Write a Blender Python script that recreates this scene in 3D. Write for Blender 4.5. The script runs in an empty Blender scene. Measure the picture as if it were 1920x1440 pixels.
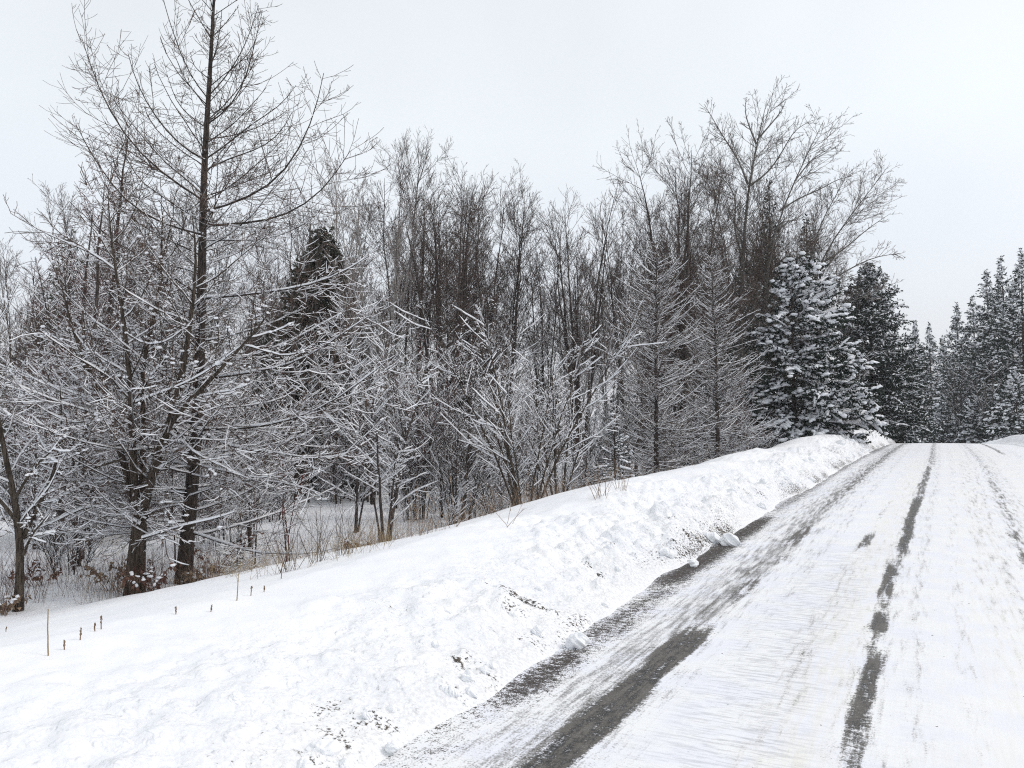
import bpy, math
import numpy as np

# ------------------------------------------------------------------ camera, world, sun, exposure
S = bpy.context.scene
COL = S.collection
F = 1450.0                      # focal length in pixels of the 1920 x 1440 photograph
EYE = 1.65
PHI = math.atan(87 / F)
TH = math.atan(770 / F * math.cos(PHI))
FWD = np.array([-math.sin(TH) * math.cos(PHI), math.cos(TH) * math.cos(PHI), math.sin(PHI)])
RGT = np.array([math.cos(TH), math.sin(TH), 0.0])
UP = np.cross(RGT, FWD)
CAM = np.array([0.0, 0.0, EYE])
cd = bpy.data.cameras.new('camera')
cam = bpy.data.objects.new('camera', cd)
COL.objects.link(cam)
cam.location = CAM
cam.rotation_euler = (math.pi / 2 + PHI, 0, TH)
cd.sensor_fit = 'HORIZONTAL'
cd.sensor_width = 36
cd.lens = 36 * F / 1920
cd.clip_start = 0.05
cd.clip_end = 3000
S.camera = cam

SUN_EL, SUN_AZ = math.radians(46), math.radians(66)
world = bpy.data.worlds.new('World')
S.world = world
world.use_nodes = True
nt = world.node_tree
nt.nodes.clear()
wo = nt.nodes.new('ShaderNodeOutputWorld')
sky = nt.nodes.new('ShaderNodeTexSky')
sky.sky_type = 'NISHITA'
sky.sun_disc = False
sky.sun_elevation = SUN_EL
sky.sun_rotation = SUN_AZ
sky.air_density = 1.0
sky.dust_density = 4.0
b1 = nt.nodes.new('ShaderNodeBackground')
b1.inputs['Strength'].default_value = 0.05
nt.links.new(sky.outputs[0], b1.inputs['Color'])
# the closed cloud layer: brighter overhead than at the horizon, faintly mottled
tc = nt.nodes.new('ShaderNodeTexCoord')
sx = nt.nodes.new('ShaderNodeSeparateXYZ')
nt.links.new(tc.outputs['Generated'], sx.inputs[0])
rmp = nt.nodes.new('ShaderNodeValToRGB')
rmp.color_ramp.elements[0].position = 0.0
rmp.color_ramp.elements[0].color = (0.66, 0.665, 0.715, 1)
rmp.color_ramp.elements[1].position = 0.36
rmp.color_ramp.elements[1].color = (0.785, 0.81, 0.80, 1)
e = rmp.color_ramp.elements.new(0.95)
e.color = (0.68, 0.685, 0.67, 1)
nt.links.new(sx.outputs['Z'], rmp.inputs[0])
cn = nt.nodes.new('ShaderNodeTexNoise')
cn.inputs['Scale'].default_value = 3.2
cn.inputs['Detail'].default_value = 3
nt.links.new(tc.outputs['Generated'], cn.inputs['Vector'])
mr = nt.nodes.new('ShaderNodeMapRange')
mr.inputs['From Min'].default_value = 0.3
mr.inputs['From Max'].default_value = 0.7
mr.inputs['To Min'].default_value = 0.95
mr.inputs['To Max'].default_value = 1.04
nt.links.new(cn.outputs['Fac'], mr.inputs['Value'])
b2 = nt.nodes.new('ShaderNodeBackground')
nt.links.new(rmp.outputs[0], b2.inputs['Color'])
nt.links.new(mr.outputs[0], b2.inputs['Strength'])
ad = nt.nodes.new('ShaderNodeAddShader')
nt.links.new(b1.outputs[0], ad.inputs[0])
nt.links.new(b2.outputs[0], ad.inputs[1])
nt.links.new(ad.outputs[0], wo.inputs['Surface'])

sl = bpy.data.lights.new('sun', 'SUN')
sl.energy = 0.75
sl.angle = math.radians(14)
sl.color = (1.0, 0.97, 0.93)
so = bpy.data.objects.new('sun', sl)
COL.objects.link(so)
so.rotation_euler = (math.pi / 2 - SUN_EL, 0, math.pi - SUN_AZ)

S.view_settings.view_transform = 'Standard'
S.view_settings.look = 'None'
S.view_settings.exposure = 0.04
S.view_settings.gamma = 1.0
S.render.engine = 'CYCLES'
S.cycles.max_bounces = 5
S.cycles.diffuse_bounces = 3
S.cycles.use_denoising = False
S.cycles.use_adaptive_sampling = False
S.cycles.pixel_filter_type = 'BLACKMAN_HARRIS'
S.cycles.filter_width = 1.15

# ------------------------------------------------------------------ helpers
def pix(px, py, depth):
    return CAM + (FWD + RGT * (px - 960) / F - UP * (py - 720) / F) * depth

def proj(p):
    d = np.asarray(p, float) - CAM
    z = d @ FWD
    return 960 + F * (d @ RGT) / z, 720 - F * (d @ UP) / z, z

def nrm(v):
    return v / np.maximum(np.linalg.norm(v, axis=-1, keepdims=True), 1e-9)

def _h(i, j, s):
    n = (i.astype(np.int64) * 374761393 + j.astype(np.int64) * 668265263 + s * 1442695041) & 0xffffffff
    n = ((n ^ (n >> 13)) * 1274126177) & 0xffffffff
    n = n ^ (n >> 16)
    return (n & 0xffffff) / float(0xffffff)

def vnoise(x, y, s=0):
    i, j = np.floor(x), np.floor(y)
    fx, fy = x - i, y - j
    u, v = fx * fx * (3 - 2 * fx), fy * fy * (3 - 2 * fy)
    a, b = _h(i, j, s), _h(i + 1, j, s)
    c, d = _h(i, j + 1, s), _h(i + 1, j + 1, s)
    return (a * (1 - u) + b * u) * (1 - v) + (c * (1 - u) + d * u) * v

def fbm(x, y, s=0, o=4):
    t, a, n = 0, 0.5, 0
    for k in range(o):
        t = t + a * vnoise(x * 2 ** k + 17.3 * k, y * 2 ** k - 9.1 * k, s + k)
        n += a
        a *= 0.5
    return t / n

def domes(x, y, cell, s=0, rmin=0.25, rmax=0.62):
    """rounded lumps of snow: highest half-ellipsoid over a jittered grid"""
    gx, gy = x / cell, y / cell
    i0, j0 = np.floor(gx), np.floor(gy)
    out = np.zeros_like(gx)
    for di in (-1, 0, 1):
        for dj in (-1, 0, 1):
            i, j = i0 + di, j0 + dj
            cx, cy = i + _h(i, j, s), j + _h(i, j, s + 7)
            r = rmin + (rmax - rmin) * _h(i, j, s + 13)
            d2 = (gx - cx) ** 2 + (gy - cy) ** 2
            out = np.maximum(out, np.sqrt(np.maximum(r * r - d2, 0)))
    return out * cell

def sstep(a, b, x):
    t = np.clip((x - a) / (b - a), 0, 1)
    return t * t * (3 - 2 * t)

# ------------------------------------------------------------------ terrain profile
_ty = np.linspace(-60, 500, 5601)
_tz = np.interp(_ty, [-60, 8, 11.6, 15.4, 26, 38, 48, 60, 80, 110, 200, 500],
                [0, 0, .10, .29, .65, .86, .93, .80, .1, -1.2, -4, -6])
_ts = np.interp(_ty, [-60, 8, 15.4, 26, 50, 70, 100, 140, 200, 500], [0, 0, .2, .53, .9, .9, -.5, -7, -25, -150])
_k = np.ones(61) / 61
_tz = np.convolve(np.pad(_tz, 30, 'edge'), _k, 'valid')
_ts = np.convolve(np.pad(_ts, 30, 'edge'), _k, 'valid')
def road_z(Y): return np.interp(Y, _ty, _tz)
def road_s(Y): return np.interp(Y, _ty, _ts)

def foot_x(Y):
    Yc = np.clip(Y, 0, 300)
    base = np.interp(Yc, [0, 3, 5, 7.5, 12, 20, 60], [-2.46, -2.48, -2.62, -2.74, -2.78, -2.66, -2.6])
    return base + road_s(Y) + (fbm(Yc * .9, Yc * 0 + 3.7, 5, 3) - .5) * .3

def ground_z(X, Y, fine=True):
    X, Y = np.asarray(X, float), np.asarray(Y, float)
    rz, sh, fx = road_z(Y), road_s(Y), foot_x(Y)
    d = fx - X                                       # metres left of the bank's foot
    hb = np.interp(Y, [0, 4, 8, 14, 26, 40, 55, 90], [.36, .36, .52, .58, .56, .74, .78, .5])
    hb = hb * (1 + .45 * (fbm(Y * .45, Y * 0 + 2.2, 8, 2) - .5) * sstep(5, 9, Y))
    face = np.interp(Y, [0, 6, 12, 30], [2.6, 2.3, 1.9, 1.7])
    t = np.clip(d / face, 0, 1)
    up = hb * (1 - (1 - t) ** 1.7)
    fall = np.interp(Y, [0, 5, 9, 13, 18, 30], [6.4, 6.6, 6.4, 5.4, 4.2, 4.0])
    zf = -1.0 + .45 * np.clip(rz, 0, 2) + np.minimum(rz, 0) + (fbm(X * .12, Y * .12, 21, 3) - .5) * .5
    zf = zf + .32 * sstep(10.5, 14.5, Y)
    far = np.hypot(X, Y)
    zf = zf + .012 * np.clip(far - 34, 0, 60)
    s = sstep(face * .92, face + fall, d)
    lin = np.clip((d - face * .92) / (face * .08 + fall), 0, 1)
    s = s + (lin - s) * (1 - sstep(8, 14, Y))
    z = (rz + up) * (1 - s) + zf * s
    dr = X - (3.35 + sh)                             # right of the road
    zr = rz + .5 * sstep(0, 1.1, dr) - 1.0 * sstep(1.4, 5, dr)
    z = np.where(d > 0, z, np.where(dr > 0, zr, rz - .07 + .07 * np.exp(np.minimum(d, 0) * 14)))
    if fine:
        ins = sstep(-.12, .25, d)
        on = ins * (1 - .75 * sstep(face * .55, face * .95, d)) * (1 - sstep(face * .95, face * 1.4, d))
        rough = on * np.interp(Y, [0, 4, 7, 10, 30], [.40, .50, .85, 1.1, 1.25])
        low = 1 - sstep(face * .25, face * .75, d)
        wx = X + .12 * (fbm(X * 2.3, Y * 2.3, 40, 2) - .5)
        wy = Y + .12 * (fbm(X * 2.3, Y * 2.3, 44, 2) - .5)
        msk = sstep(.35, .62, fbm(X * .9, Y * .9, 60, 3))
        z = z + rough * (.22 * domes(wx, wy, .60, 3) * msk + .50 * domes(wx, wy, .25, 9) * (.12 + .88 * msk) * (.4 + .6 * low)
                         + .62 * domes(wx, wy, .12, 15) * np.maximum(msk, low * .8) + .20 * (fbm(X * 1.7, Y * 1.7, 31, 5) - .5))
        soft = sstep(0, .6, d)
        z = z + soft * (.09 * (fbm(X * .5, Y * .5, 71, 3) - .5) + .025 * (fbm(X * 3.5, Y * 3.5, 75, 2) - .5))
        # gentle wind ridges running with the slope
        z = z + soft * (1 - on) * .018 * (fbm(X * 1.1 + Y * .5, Y * 3.6, 77, 2) - .5)
        rr = sstep(0, .5, dr) * (1 - sstep(2, 4, dr))
        z = z + rr * (.3 * domes(wx, wy, .45, 83))
    return z

def gz(x, y):
    return float(ground_z(np.array([x]), np.array([y]))[0])

def hit(px, py):
    """first point of the terrain along the ray through a pixel"""
    r = pix(px, py, 1.0) - CAM
    t = np.geomspace(1.5, 200, 6000)
    p = CAM + r * t[:, None]
    road = (p[:, 0] > foot_x(p[:, 1])) & (p[:, 0] < 3.35 + road_s(p[:, 1]))
    g = np.where(road, road_z(p[:, 1]), ground_z(p[:, 0], p[:, 1]))
    b = np.nonzero(p[:, 2] < g)[0]
    return p[b[0]] if len(b) else p[-1]

def spot(px, depth):
    """ground point under a pixel column at a given depth"""
    p = pix(px, 800, depth)
    return np.array([p[0], p[1], gz(p[0], p[1])])

# ------------------------------------------------------------------ materials
def mat(name):
    m = bpy.data.materials.new(name)
    m.use_nodes = True
    n = m.node_tree
    return m, n, n.nodes['Principled BSDF']

def node(n, t, **kw):
    x = n.nodes.new(t)
    for k, v in kw.items():
        if k in x.inputs.keys():
            x.inputs[k].default_value = v
        else:
            setattr(x, k, v)
    return x

def mixc(n, fac, a, b):
    x = n.nodes.new('ShaderNodeMix')
    x.data_type = 'RGBA'
    for sock, v in ((x.inputs[0], fac), (x.inputs[6], a), (x.inputs[7], b)):
        if isinstance(v, (tuple, float, int)):
            sock.default_value = v if not isinstance(v, tuple) else (*v, 1)[:4]
        else:
            n.links.new(v, sock)
    return x.outputs[2]

def math_(n, op, a, b=None, c=None, clamp=False):
    x = n.nodes.new('ShaderNodeMath')
    x.operation = op
    x.use_clamp = clamp
    for s, v in zip(x.inputs, (a, b, c)):
        if v is None:
            continue
        if isinstance(v, (int, float)):
            s.default_value = v
        else:
            n.links.new(v, s)
    return x.outputs[0]

def noise(n, vec, scale, detail=3, rough=.55):
    x = node(n, 'ShaderNodeTexNoise', Scale=scale, Detail=detail, Roughness=rough)
    n.links.new(vec, x.inputs['Vector'])
    return x.outputs['Fac']

def mrange(n, v, a, b, c=0.0, d=1.0):
    x = node(n, 'ShaderNodeMapRange')
    x.interpolation_type = 'SMOOTHSTEP'
    n.links.new(v, x.inputs['Value'])
    for k, q in zip(('From Min', 'From Max', 'To Min', 'To Max'), (a, b, c, d)):
        x.inputs[k].default_value = q
    return x.outputs['Result']

def plain(name, c1, c2, scale=6, rough=.85, bump=0.0, bscale=40):
    m, n, p = mat(name)
    tcn = n.nodes.new('ShaderNodeTexCoord').outputs['Object']
    f = noise(n, tcn, scale, 3)
    n.links.new(mixc(n, mrange(n, f, .35, .65), c1, c2), p.inputs['Base Color'])
    p.inputs['Roughness'].default_value = rough
    p.inputs['Specular IOR Level'].default_value = .2
    if bump:
        b = node(n, 'ShaderNodeBump', Strength=bump, Distance=.02)
        n.links.new(noise(n, tcn, bscale, 4), b.inputs['Height'])
        n.links.new(b.outputs[0], p.inputs['Normal'])
    return m

def bark(name, c1, c2, stretch=7, snowy=0.0):
    """furrowed bark; 'snowy' lets blown snow stick in its furrows"""
    m, n, p = mat(name)
    tcn = n.nodes.new('ShaderNodeTexCoord').outputs['Object']
    mp = node(n, 'ShaderNodeMapping')
    mp.inputs['Scale'].default_value = (1, 1, 1 / stretch)
    n.links.new(tcn, mp.inputs['Vector'])
    f = noise(n, mp.outputs[0], 34, 4, .65)
    col = mixc(n, mrange(n, f, .38, .62), c1, c2)
    if snowy:
        g = noise(n, tcn, 9, 4, .6)
        col = mixc(n, mrange(n, g, 1 - snowy - .06, 1 - snowy + .04), col, (.82, .84, .88))
    n.links.new(col, p.inputs['Base Color'])
    p.inputs['Roughness'].default_value = .9
    p.inputs['Specular IOR Level'].default_value = .15
    b = node(n, 'ShaderNodeBump', Strength=.8, Distance=.02)
    n.links.new(f, b.inputs['Height'])
    n.links.new(b.outputs[0], p.inputs['Normal'])
    return m

SNOWC = (.86, .875, .905)
M = {}
M['snow'] = plain('fresh_snow', (.87, .885, .915), (.82, .84, .885), 3, .7, .25, 30)
M['crumbly'] = plain('crumbly_snow', (.88, .895, .92), (.84, .855, .885), 5, .75, .22, 7)
M['bark_grey'] = bark('bark_grey', (.030, .024, .019), (.095, .076, .060), 7)
M['bark_dark'] = bark('bark_dark', (.024, .020, .018), (.078, .064, .055), 5, .30)
M['bark_black'] = bark('bark_black', (.036, .030, .028), (.105, .088, .080), 6, .28)
M['bark_aspen'] = bark('bark_aspen', (.10, .092, .084), (.20, .19, .175), 3)
M['bark_birch'] = bark('bark_birch', (.26, .245, .235), (.42, .40, .385), .4)
M['twig'] = plain('twig_brown', (.055, .037, .030), (.125, .086, .068), 3)
M['twig_dark'] = plain('twig_dark', (.062, .047, .041), (.145, .112, .098), 3)
M['twig_red'] = plain('twig_red', (.075, .026, .024), (.135, .050, .044), 2)
M['twig_tan'] = plain('twig_tan', (.075, .058, .048), (.135, .104, .086), 3)
M['twig_birch'] = plain('twig_birch', (.17, .145, .135), (.28, .245, .23), 3)
M['needle'] = plain('needles_spruce', (.010, .016, .012), (.030, .042, .032), 5)
M['needle_blue'] = plain('needles_blue', (.016, .026, .028), (.040, .058, .060), 5)
M['needle_olive'] = plain('needles_olive', (.028, .030, .022), (.085, .086, .064), 5)
M['weed'] = plain('dry_weed', (.17, .115, .08), (.33, .24, .165), 6)
M['weed_red'] = plain('dry_weed_red', (.09, .046, .036), (.17, .092, .070), 6)
M['straw'] = plain('straw', (.25, .19, .11), (.36, .28, .17), 6)

# snow-covered ground, with road dirt thrown up on the bank
m, n, p = mat('snow_ground')
geo = n.nodes.new('ShaderNodeNewGeometry').outputs['Position']
at = node(n, 'ShaderNodeAttribute', attribute_name='dirt')
f1 = noise(n, geo, 34, 5, .7)
f2 = noise(n, geo, 9, 3, .6)
lev = math_(n, 'ADD', at.outputs['Fac'], math_(n, 'MULTIPLY', math_(n, 'SUBTRACT', f1, .5), 3.0))
lev = math_(n, 'ADD', lev, math_(n, 'MULTIPLY', math_(n, 'SUBTRACT', f2, .5), .5))
msk = mrange(n, lev, .50, .74)
msk = math_(n, 'MULTIPLY', msk, mrange(n, at.outputs['Fac'], .02, .12))
f3 = noise(n, geo, 1.3, 3)
snowc = mixc(n, mrange(n, f3, .35, .65), (.875, .89, .915), (.84, .86, .905))
grime = node(n, 'ShaderNodeAttribute', attribute_name='grime')
snowc = mixc(n, math_(n, 'MULTIPLY', grime.outputs['Fac'], mrange(n, f1, .4, .62)), snowc, (.42, .41, .39))
dcol = mixc(n, mrange(n, f2, .4, .6), (.03, .028, .026), (.10, .085, .072))
n.links.new(mixc(n, msk, snowc, dcol), p.inputs['Base Color'])
p.inputs['Roughness'].default_value = .75
p.inputs['Specular IOR Level'].default_value = .25
b = node(n, 'ShaderNodeBump', Strength=.7, Distance=.022)
crumb = node(n, 'ShaderNodeAttribute', attribute_name='crumb').outputs['Fac']
def clods(scale):
    v = node(n, 'ShaderNodeTexVoronoi', Scale=scale, Randomness=1.0)
    v.feature = 'SMOOTH_F1'
    n.links.new(geo, v.inputs['Vector'])
    return math_(n, 'SUBTRACT', .6, v.outputs['Distance'])
hb_ = math_(n, 'ADD', math_(n, 'MULTIPLY', clods(13), 1.6), math_(n, 'MULTIPLY', clods(31), .8))
hb_ = math_(n, 'MULTIPLY', math_(n, 'MULTIPLY', hb_, crumb), mrange(n, f2, .38, .58))
hb_ = math_(n, 'ADD', hb_, math_(n, 'MULTIPLY', noise(n, geo, 55, 4, .6), .22))
n.links.new(hb_, b.inputs['Height'])
n.links.new(b.outputs[0], p.inputs['Normal'])
M['ground'] = m

# road: packed snow over asphalt; 'bare' is where the tyres and the plough opened it
m, n, p = mat('snowy_road')
geo = n.nodes.new('ShaderNodeNewGeometry').outputs['Position']
bare = node(n, 'ShaderNodeAttribute', attribute_name='bare').outputs['Fac']
slush = node(n, 'ShaderNodeAttribute', attribute_name='slush').outputs['Fac']
gravel = node(n, 'ShaderNodeAttribute', attribute_name='gravel').outputs['Fac']
scr = node(n, 'ShaderNodeAttribute', attribute_name='scrape').outputs['Fac']
def stretched(sx_, sy_, scale, det=4, rough=.6, rot=0.0):
    mp = node(n, 'ShaderNodeMapping')
    mp.inputs['Scale'].default_value = (sx_, sy_, 1)
    mp.inputs['Rotation'].default_value = (0, 0, rot)
    n.links.new(geo, mp.inputs['Vector'])
    return noise(n, mp.outputs[0], scale, det, rough)
across = stretched(1, 4.5, 7, 5, .68)                 # ragged crosswise edges
along = stretched(5, .5, 4, 4, .6)                    # lengthwise tyre smears
speck = noise(n, geo, 85, 3, .7)
coarse = noise(n, geo, 2.2, 3)
midn = noise(n, geo, 22, 4, .65)
lv = math_(n, 'ADD', bare, math_(n, 'MULTIPLY', math_(n, 'SUBTRACT', across, .5), .9))
lv = math_(n, 'ADD', lv, math_(n, 'MULTIPLY', math_(n, 'SUBTRACT', midn, .5), .9))
lv = math_(n, 'ADD', lv, math_(n, 'MULTIPLY', math_(n, 'SUBTRACT', along, .5), 1.5))
lv = math_(n, 'ADD', lv, math_(n, 'MULTIPLY', math_(n, 'SUBTRACT', speck, .5), 1.3))
mb = math_(n, 'MULTIPLY', mrange(n, lv, .34, .80), mrange(n, bare, .04, .3))
lg = math_(n, 'ADD', gravel, math_(n, 'MULTIPLY', math_(n, 'SUBTRACT', speck, .5), 2.6))
lg = math_(n, 'ADD', lg, math_(n, 'MULTIPLY', math_(n, 'SUBTRACT', midn, .5), 1.6))
lg = math_(n, 'ADD', lg, math_(n, 'MULTIPLY', math_(n, 'SUBTRACT', across, .5), 1.0))
mg = math_(n, 'MULTIPLY', mrange(n, lg, .40, .66), mrange(n, gravel, .04, .2))
ls = math_(n, 'ADD', slush, math_(n, 'MULTIPLY', math_(n, 'SUBTRACT', across, .5), .7))
ls = math_(n, 'ADD', ls, math_(n, 'MULTIPLY', math_(n, 'SUBTRACT', along, .5), 1.9))
ls = math_(n, 'ADD', ls, math_(n, 'MULTIPLY', math_(n, 'SUBTRACT', speck, .5), 1.8))
ms = math_(n, 'MULTIPLY', mrange(n, ls, .30, .95), mrange(n, slush, .02, .2))
snowr = mixc(n, mrange(n, coarse, .38, .62), (.84, .855, .875), (.80, .82, .885))
warm = node(n, 'ShaderNodeAttribute', attribute_name='warm').outputs['Fac']
snowr = mixc(n, math_(n, 'MULTIPLY', warm, mrange(n, along, .3, .7)), snowr, (.80, .79, .735))
lc = math_(n, 'MULTIPLY', scr, mrange(n, stretched(1, 6, 5, 4, .65, .12), .44, .64))
asph = mixc(n, mrange(n, math_(n, 'ADD', math_(n, 'MULTIPLY', along, .6), math_(n, 'MULTIPLY', midn, .4)), .40, .60), (.018, .018, .019), (.125, .116, .105))
asph = mixc(n, mrange(n, speck, .58, .70), asph, (.30, .29, .28))
grav = mixc(n, mrange(n, speck, .38, .62), (.018, .016, .016), (.10, .088, .08))
c = mixc(n, ms, snowr, (.30, .30, .305))
c = mixc(n, math_(n, 'MULTIPLY', lc, .75), c, (.33, .34, .37))
c = mixc(n, mb, c, asph)
c = mixc(n, mg, c, grav)
pep = mrange(n, noise(n, geo, 26, 2, .5), .745, .77)
c = mixc(n, pep, c, (.12, .11, .10))
n.links.new(c, p.inputs['Base Color'])
rg = math_(n, 'SUBTRACT', .8, math_(n, 'MULTIPLY', mb, .3))
n.links.new(rg, p.inputs['Roughness'])
p.inputs['Specular IOR Level'].default_value = .3
b = node(n, 'ShaderNodeBump', Strength=.3, Distance=.012)
hh = math_(n, 'ADD', math_(n, 'MULTIPLY', midn, .7), math_(n, 'MULTIPLY', along, .8))
hh = math_(n, 'SUBTRACT', hh, math_(n, 'MULTIPLY', mb, .6))
n.links.new(hh, b.inputs['Height'])
n.links.new(b.outputs[0], p.inputs['Normal'])
M['road'] = m

# ------------------------------------------------------------------ mesh building
def mesh(name, V, faces, m, smooth=True, attrs=None):
    """faces: list of int arrays of shape (n, 3) or (n, 4)"""
    me = bpy.data.meshes.new(name)
    V = np.ascontiguousarray(V, np.float32)
    me.vertices.add(len(V))
    me.vertices.foreach_set('co', V.ravel())
    faces = [np.asarray(f, np.int32) for f in faces if len(f)]
    loops = np.concatenate([f.ravel() for f in faces]) if faces else np.zeros(0, np.int32)
    sizes = np.concatenate([np.full(len(f), f.shape[1], np.int32) for f in faces]) if faces else np.zeros(0, np.int32)
    me.loops.add(len(loops))
    me.loops.foreach_set('vertex_index', loops)
    me.polygons.add(len(sizes))
    st = np.zeros(len(sizes), np.int32)
    st[1:] = np.cumsum(sizes)[:-1]
    me.polygons.foreach_set('loop_start', st)
    me.polygons.foreach_set('loop_total', sizes)
    if smooth:
        me.polygons.foreach_set('use_smooth', np.ones(len(sizes), bool))
    me.update(calc_edges=True)
    for k, v in (attrs or {}).items():
        a = me.attributes.new(k, 'FLOAT', 'POINT')
        a.data.foreach_set('value', np.ascontiguousarray(v, np.float32))
    me.materials.append(m)
    return me

def link(name, me, parent=None):
    o = bpy.data.objects.new(name, me)
    COL.objects.link(o)
    if parent is not None:
        o.parent = parent
    return o

def thing(name, label, cat, loc=(0, 0, 0), group=None):
    o = bpy.data.objects.new(name, None)
    COL.objects.link(o)
    o.empty_display_size = .3
    o.location = [float(v) for v in loc]
    o['label'] = label
    o['category'] = cat
    if group:
        o['group'] = group
    return o

def tag(o, label, cat, group=None):
    o['label'] = label
    o['category'] = cat
    if group:
        o['group'] = group
    return o

def dup(root, loc, rz=0.0, sc=1.0, label=None, group=None, tilt=0.0):
    r = root.copy()
    COL.objects.link(r)
    r.location = [float(v) for v in loc]
    r.rotation_euler = (tilt, 0, rz)
    r.scale = (sc, sc, sc) if not isinstance(sc, tuple) else sc
    if label:
        r['label'] = label
    if group:
        r['group'] = group
    for ch in list(root.children):
        c_ = ch.copy()
        COL.objects.link(c_)
        c_.parent = r
    return r

class Acc:
    def __init__(self):
        self.v, self.t, self.q, self.n = [], [], [], 0
    def add(self, V, tri=None, quad=None):
        if tri is not None and len(tri):
            self.t.append(tri + self.n)
        if quad is not None and len(quad):
            self.q.append(quad + self.n)
        self.v.append(V)
        self.n += len(V)
    def build(self, name, m, parent=None, smooth=True):
        if not self.v:
            return None
        V = np.concatenate(self.v)
        fs = []
        if self.t:
            fs.append(np.concatenate(self.t))
        if self.q:
            fs.append(np.concatenate(self.q))
        return link(name, mesh(name, V, fs, m, smooth), parent)

def lying(o):
    if o is not None:
        o['kind'] = 'stuff'

def tangents(P):
    T = np.empty_like(P)
    T[:, 1:-1] = P[:, 2:] - P[:, :-2]
    T[:, 0] = P[:, 1] - P[:, 0]
    T[:, -1] = P[:, -1] - P[:, -2]
    return nrm(T)

Z = np.array([0, 0, 1.0])
def side_of(T):
    s = np.cross(T, Z)
    bad = np.linalg.norm(s, axis=-1) < .05
    s[bad] = np.array([1.0, 0, 0])
    return nrm(s)

def tubes(acc, P, R, sides=3):
    nn, k, _ = P.shape
    if nn == 0:
        return
    T = tangents(P)
    ref = side_of(P[:, -1] - P[:, 0])[:, None, :] * np.ones((1, k, 1))
    U = nrm(ref - (ref * T).sum(-1, keepdims=True) * T)
    W = np.cross(T, U)
    a = np.arange(sides) * 2 * np.pi / sides
    ring = (np.cos(a)[None, None, :, None] * U[:, :, None, :] + np.sin(a)[None, None, :, None] * W[:, :, None, :])
    V = P[:, :, None, :] + R[:, :, None, None] * ring
    b = (np.arange(nn) * k * sides)[:, None, None] + (np.arange(k - 1) * sides)[None, :, None]
    i, j = np.arange(sides)[None, None, :], ((np.arange(sides) + 1) % sides)[None, None, :]
    q = np.stack([b + i, b + j, b + sides + j, b + sides + i], -1).reshape(-1, 4)
    acc.add(V.reshape(-1, 3), quad=q)

def snowcaps(acc, P, R, rng, amt=1.0, wmin=.008, h0=.016, zfade=None, cut=.35, floor=.35):
    """ridges of lying snow along the upper side of branches, broken where they are steep"""
    nn, k, _ = P.shape
    if nn == 0:
        return
    T = tangents(P)
    hz = np.sqrt(np.clip(1 - T[..., 2] ** 2, 0, 1))
    r1 = rng.random((nn, 1)) * .5 + .5 * rng.random((nn, k))
    a = np.clip((hz - cut) * 2.2, 0, 1) * np.clip(floor + (1.9 - floor) * (r1 - .36), 0, 1.15) * amt
    if zfade is not None:
        a = a * np.interp(P[..., 2], [zfade[0], zfade[1]], [1.0, zfade[2]])
    a = a * np.where(rng.random((nn, 1)) < (.42 if floor < .5 else .08), .0, 1.0)
    a = np.where(a < .12, 0, a)
    a[:, -1] *= .5
    side = side_of(T.reshape(-1, 3)).reshape(T.shape)
    w = (np.maximum(R * 1.05, wmin) * np.clip(a * 1.4, 0, 1))[..., None]
    h = ((h0 + R * 1.2) * a)[..., None]
    up = nrm(Z - T * T[..., 2:3] * .6)
    base = P + Z * (R * .35)[..., None]
    V = np.stack([base - side * w, base + up * h + side * w * .15, base + side * w], 2)
    b = (np.arange(nn) * k * 3)[:, None] + (np.arange(k - 1) * 3)[None, :]
    keep = (a[:, 1:] + a[:, :-1]) > .05
    b = b[keep]
    if len(b) == 0:
        return
    q = np.stack([np.stack([b + i, b + j, b + 3 + j, b + 3 + i], -1) for i, j in ((0, 1), (1, 2), (2, 0))], 1).reshape(-1, 4)
    V = V.reshape(-1, 3)
    used = np.zeros(len(V), bool)
    used[q.ravel()] = True
    remap = np.cumsum(used) - 1
    acc.add(V[used], quad=remap[q])

_g = (1 + 5 ** .5) / 2
ICO_V = nrm(np.array([[-1, _g, 0], [1, _g, 0], [-1, -_g, 0], [1, -_g, 0], [0, -1, _g], [0, 1, _g], [0, -1, -_g], [0, 1, -_g],
                      [_g, 0, -1], [_g, 0, 1], [-_g, 0, -1], [-_g, 0, 1]], float))
ICO_F = np.array([[0, 11, 5], [0, 5, 1], [0, 1, 7], [0, 7, 10], [0, 10, 11], [1, 5, 9], [5, 11, 4], [11, 10, 2], [10, 7, 6], [7, 1, 8],
                  [3, 9, 4], [3, 4, 2], [3, 2, 6], [3, 6, 8], [3, 8, 9], [4, 9, 5], [2, 4, 11], [6, 2, 10], [8, 6, 7], [9, 8, 1]])

def blobs(acc, C, Sx, Sz, rng):
    nn = len(C)
    if nn == 0:
        return
    jit = 1 + .45 * (rng.random((nn, 12, 1)) - .5)
    sc = np.stack([Sx * (.6 + .8 * rng.random(nn)), Sx * (.6 + .8 * rng.random(nn)), Sz], -1)[:, None, :]
    ang = rng.random(nn) * 6.28
    V = ICO_V[None] * jit * sc
    ca, sa = np.cos(ang)[:, None], np.sin(ang)[:, None]
    V = np.stack([V[..., 0] * ca - V[..., 1] * sa, V[..., 0] * sa + V[..., 1] * ca, V[..., 2]], -1) + C[:, None, :]
    f = (np.arange(nn) * 12)[:, None, None] + ICO_F[None]
    acc.add(V.reshape(-1, 3), tri=f.reshape(-1, 3))

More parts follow.
